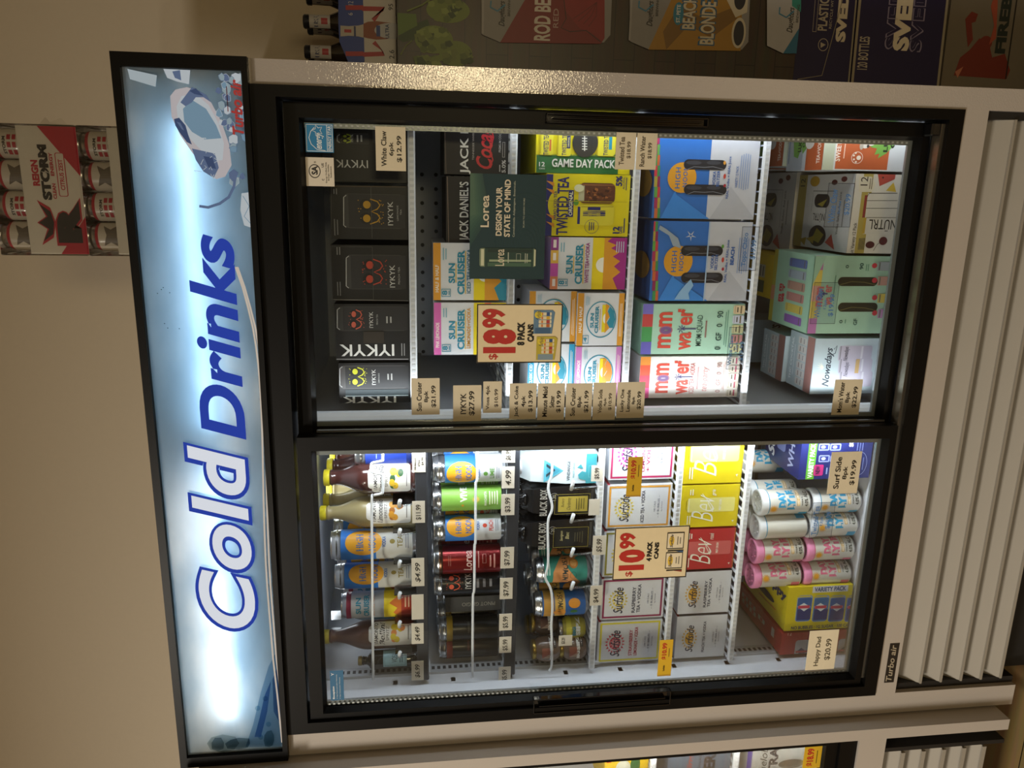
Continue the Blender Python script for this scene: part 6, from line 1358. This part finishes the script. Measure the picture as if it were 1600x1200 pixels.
for j in range(2):
    for i in range(3):
        X = cx0+.034+i*.060; Y = Y0+.036+j*.070; c = (X, Y, zc+.002); H = at(475, 20, Y0+.036)[1]-zc
        r0 = empty('beer_bottle', c, 'brown beer bottle with a white neck label in the carrier, %s' % ['front left', 'front middle', 'front right', 'rear left', 'rear middle', 'rear right'][k], 'bottle', 'bottles in the carrier'); k += 1
        m = MB(); m.lathe(c, [(.024, 0), (.028, .004), (.028, H*.5), (.024, H*.6), (.0135, H*.74), (.0125, H*.94)], mat('1b1410', .15, 0, 0, .5), 24); g = Art(m, Cy(c, .0155, 0), (-.015, .015, H*.70, H*.93)); g.R(0, 1, 0, 1, 'b9b9bc'); g.T('USA', .15, .5, .1, .9, '2a3a6a', bold=.04, fit=False); g.R(.55, .85, .3, .7, 'a84048'); m.build('bottle_body', r0)
        m = MB(); m.lathe(c, [(.0145, H*.94), (.0145, H*.985), (.012, H)], mat('3a3d46', .3, .7), 20); m.build('bottle_cap', r0)

# ================================================================ neighbouring cooler at the left
nb = empty('display_cooler', (-1.86, .35, 0), 'second white glass-door cooler cut off at the left edge', 'cooler', None)
nX, nY = -1.157, -.045
m = MB(); m.box(nX-.027, nX, nY, .72, .15, E+.44, WHITE_STEEL); m.build('side_panel', nb)
m = MB(); m.box(-2.56, -2.50, nY, .72, .15, E+.44, WHITE_STEEL); m.build('side_panel', nb)
m = MB(); m.box(-2.50, nX-.027, nY+.02, .72, E+.24, E+.44, WHITE_STEEL); m.build('top_panel', nb)
m = MB(); m.box(-2.50, nX-.027, .66, .72, .45, E+.24, LINER); m.build('back_panel', nb)
m = MB(); m.box(-2.50, nX-.027, nY, .66, .45, E-.985, WHITE_STEEL); m.build('bottom_rail', nb)
m = MB(); m.box(-2.50, nX-.027, .02, .66, .15, .45, mat('141210', .6)); m.box(nX-.066, nX-.056, nY+.004, .02, .15, .45, mat('141210', .6)); m.build('machine_compartment', nb)
m = MB(); m.box(-2.5, nX-.20, .22, .66, .022, .15, mat('100e0c', .7)); m.build('shadow_block', nb)  # same black stand-in for the shade under this cooler
for i in range(5):
    z = .40-.0505*i; m = MB(); y0 = nY+.004
    m.add([(-2.50,y0,z),(nX-.07,y0,z),(nX-.07,y0+.044,z+.052),(-2.50,y0+.044,z+.052),(-2.50,y0+.006,z-.001),(nX-.07,y0+.006,z-.001),(nX-.07,y0+.048,z+.051),(-2.50,y0+.048,z+.051)], [(0,1,2,3),(7,6,5,4),(0,4,5,1),(1,5,6,2),(2,6,7,3),(3,7,4,0)], GR); m.box(-2.50, nX-.07, y0-.003, y0+.001, z-.003, z+.006, GR); m.build('grille_slat', nb)
for x in (-2.4, -1.5):
    for y in (.2, .6): m = MB(); m.lathe((x, y, 0), [(.03, 0), (.032, .06), (.012, .065), (.012, .15)], mat('1b1b1b', .6), 16); m.build('foot', nb)
m = MB(); gx = nX-.027
for q in ((gx-.008, gx, E-.985, E+.24), (-2.50, -2.46, E-.985, E+.24)): m.box(q[0], q[1], nY+.006, nY+.04, q[2], q[3], BLACK)
m.box(-2.46, gx-.008, nY+.006, nY+.04, E+.19, E+.24, BLACK); m.box(-2.46, gx-.008, nY+.006, nY+.04, E-.985, E-.945, BLACK)
m.build('face_frame', nb)
dd = MB()
x1 = gx-.009
for q in ((x1-.008, x1, E-.943, E+.188), (-1.86, -1.82, E-.943, E+.188)): dd.box(q[0], q[1], nY+.012, nY+.036, q[2], q[3], BLACK)
dd.box(-1.82, x1-.008, nY+.012, nY+.036, E+.16, E+.188, BLACK); dd.box(-1.82, x1-.008, nY+.012, nY+.036, E-.943, E-.915, BLACK)
d_ = dd.build('sliding_door', nb)
m = MB(); m.box(-1.82, x1-.008, nY+.024, nY+.027, E-.915, E+.16, GLASS); m.build('glass_pane', d_)
m = MB(); m.box(-2.56, nX, nY-.02, nY-.001, E+.262, E+.476, mat('1a1814', .35)); m.build('sign_frame', nb)
m = MB(); m.box(-2.54, nX-.02, nY-.022, nY-.0202, E+.272, E+.466, mat('7f98ad', .3)); m.build('sign_panel', nb)
for z in (E-.535, E-.735): shelf(-2.48, gx-.004, z, 'wire shelf in the neighbouring cooler, %s' % ('upper' if z > E-.6 else 'lower'), Y=.04, depth=.5)
m = MB(); m.box(-2.49, gx-.001, nY+.05, .655, E-.985, E-.98, LINER); m.build('liner_floor', nb)
area('cooler_led_and_fill', (-1.24, .0, .9), (-1, .35, 0), .02, .9, 1.0, (1, .95, .88))
NY = .05
def nc(lab, x0, x1, y0, y1, zb, col, art, zt=None, dep=.2, X1=None):
    carton('beer_case', lab, 'beer case', 'cases in the neighbouring cooler', x0, x1, y0, y1, zb, NY, dep, col, art, zt=zt, X1=X1)
XM = gx-.012
nc('yellow case in the neighbouring cooler', 944, 1028, 1178, 1240, E-.532, mat('c9a81c', .4), lambda f, g: (f.R(948, 955, 1186, 1192, 'b0301e'), f.E(985, 1000, 1180, 1210, '2f5a30'), f.E(962, 985, 1188, 1212, 'b9b9a8'), f.T('Modelo', 1002, 1012, 1176, 1200, 'a83a2a', bold=.04) if False else None), X1=XM)
nc('grey blue case with cursive lettering in the neighbouring cooler', 1042, 1150, 1176, 1250, E-.732, mat('5a6a7c', .4), lambda f, g: (f.T('Yuengling', 1072, 1082, 1176, 1250, 'a04a44', shear=.3, bold=.03), f.T('TRADITIONAL', 1090, 1094, 1178, 1240, '2a2c34', bold=.02), f.T('LAGER', 1098, 1116, 1178, 1240, '26282e', bold=.06)), X1=XM)
nc('white and purple case at the bottom of the neighbouring cooler', 1166, 1300, 1165, 1235, E-.978, mat('aeb0ac', .4), lambda f, g: (f.R(1160, 1174, 1150, 1240, '4a3f90'), f.T('Michelob', 1186, 1197, 1168, 1230, '3a3a3c', shear=.3), f.T('ULTRA', 1200, 1214, 1168, 1232, '34343a', bold=.05), f.E(1216, 1256, 1186, 1200, '6a6258')), X1=XM)
FIT = True
tg = card(1256, 1283, 1166, 1200, nY+.0225, 'yellow price tag reading $18.99 on the neighbouring door', [], col=YT, art=lambda g: (g.T('$18.99', .18, .62, .1, .9, 'b0301e', bold=.05), g.tiny(.7, .8, .2, .8, 1, '4a3c14')), name='price_tag', cat='price tag')
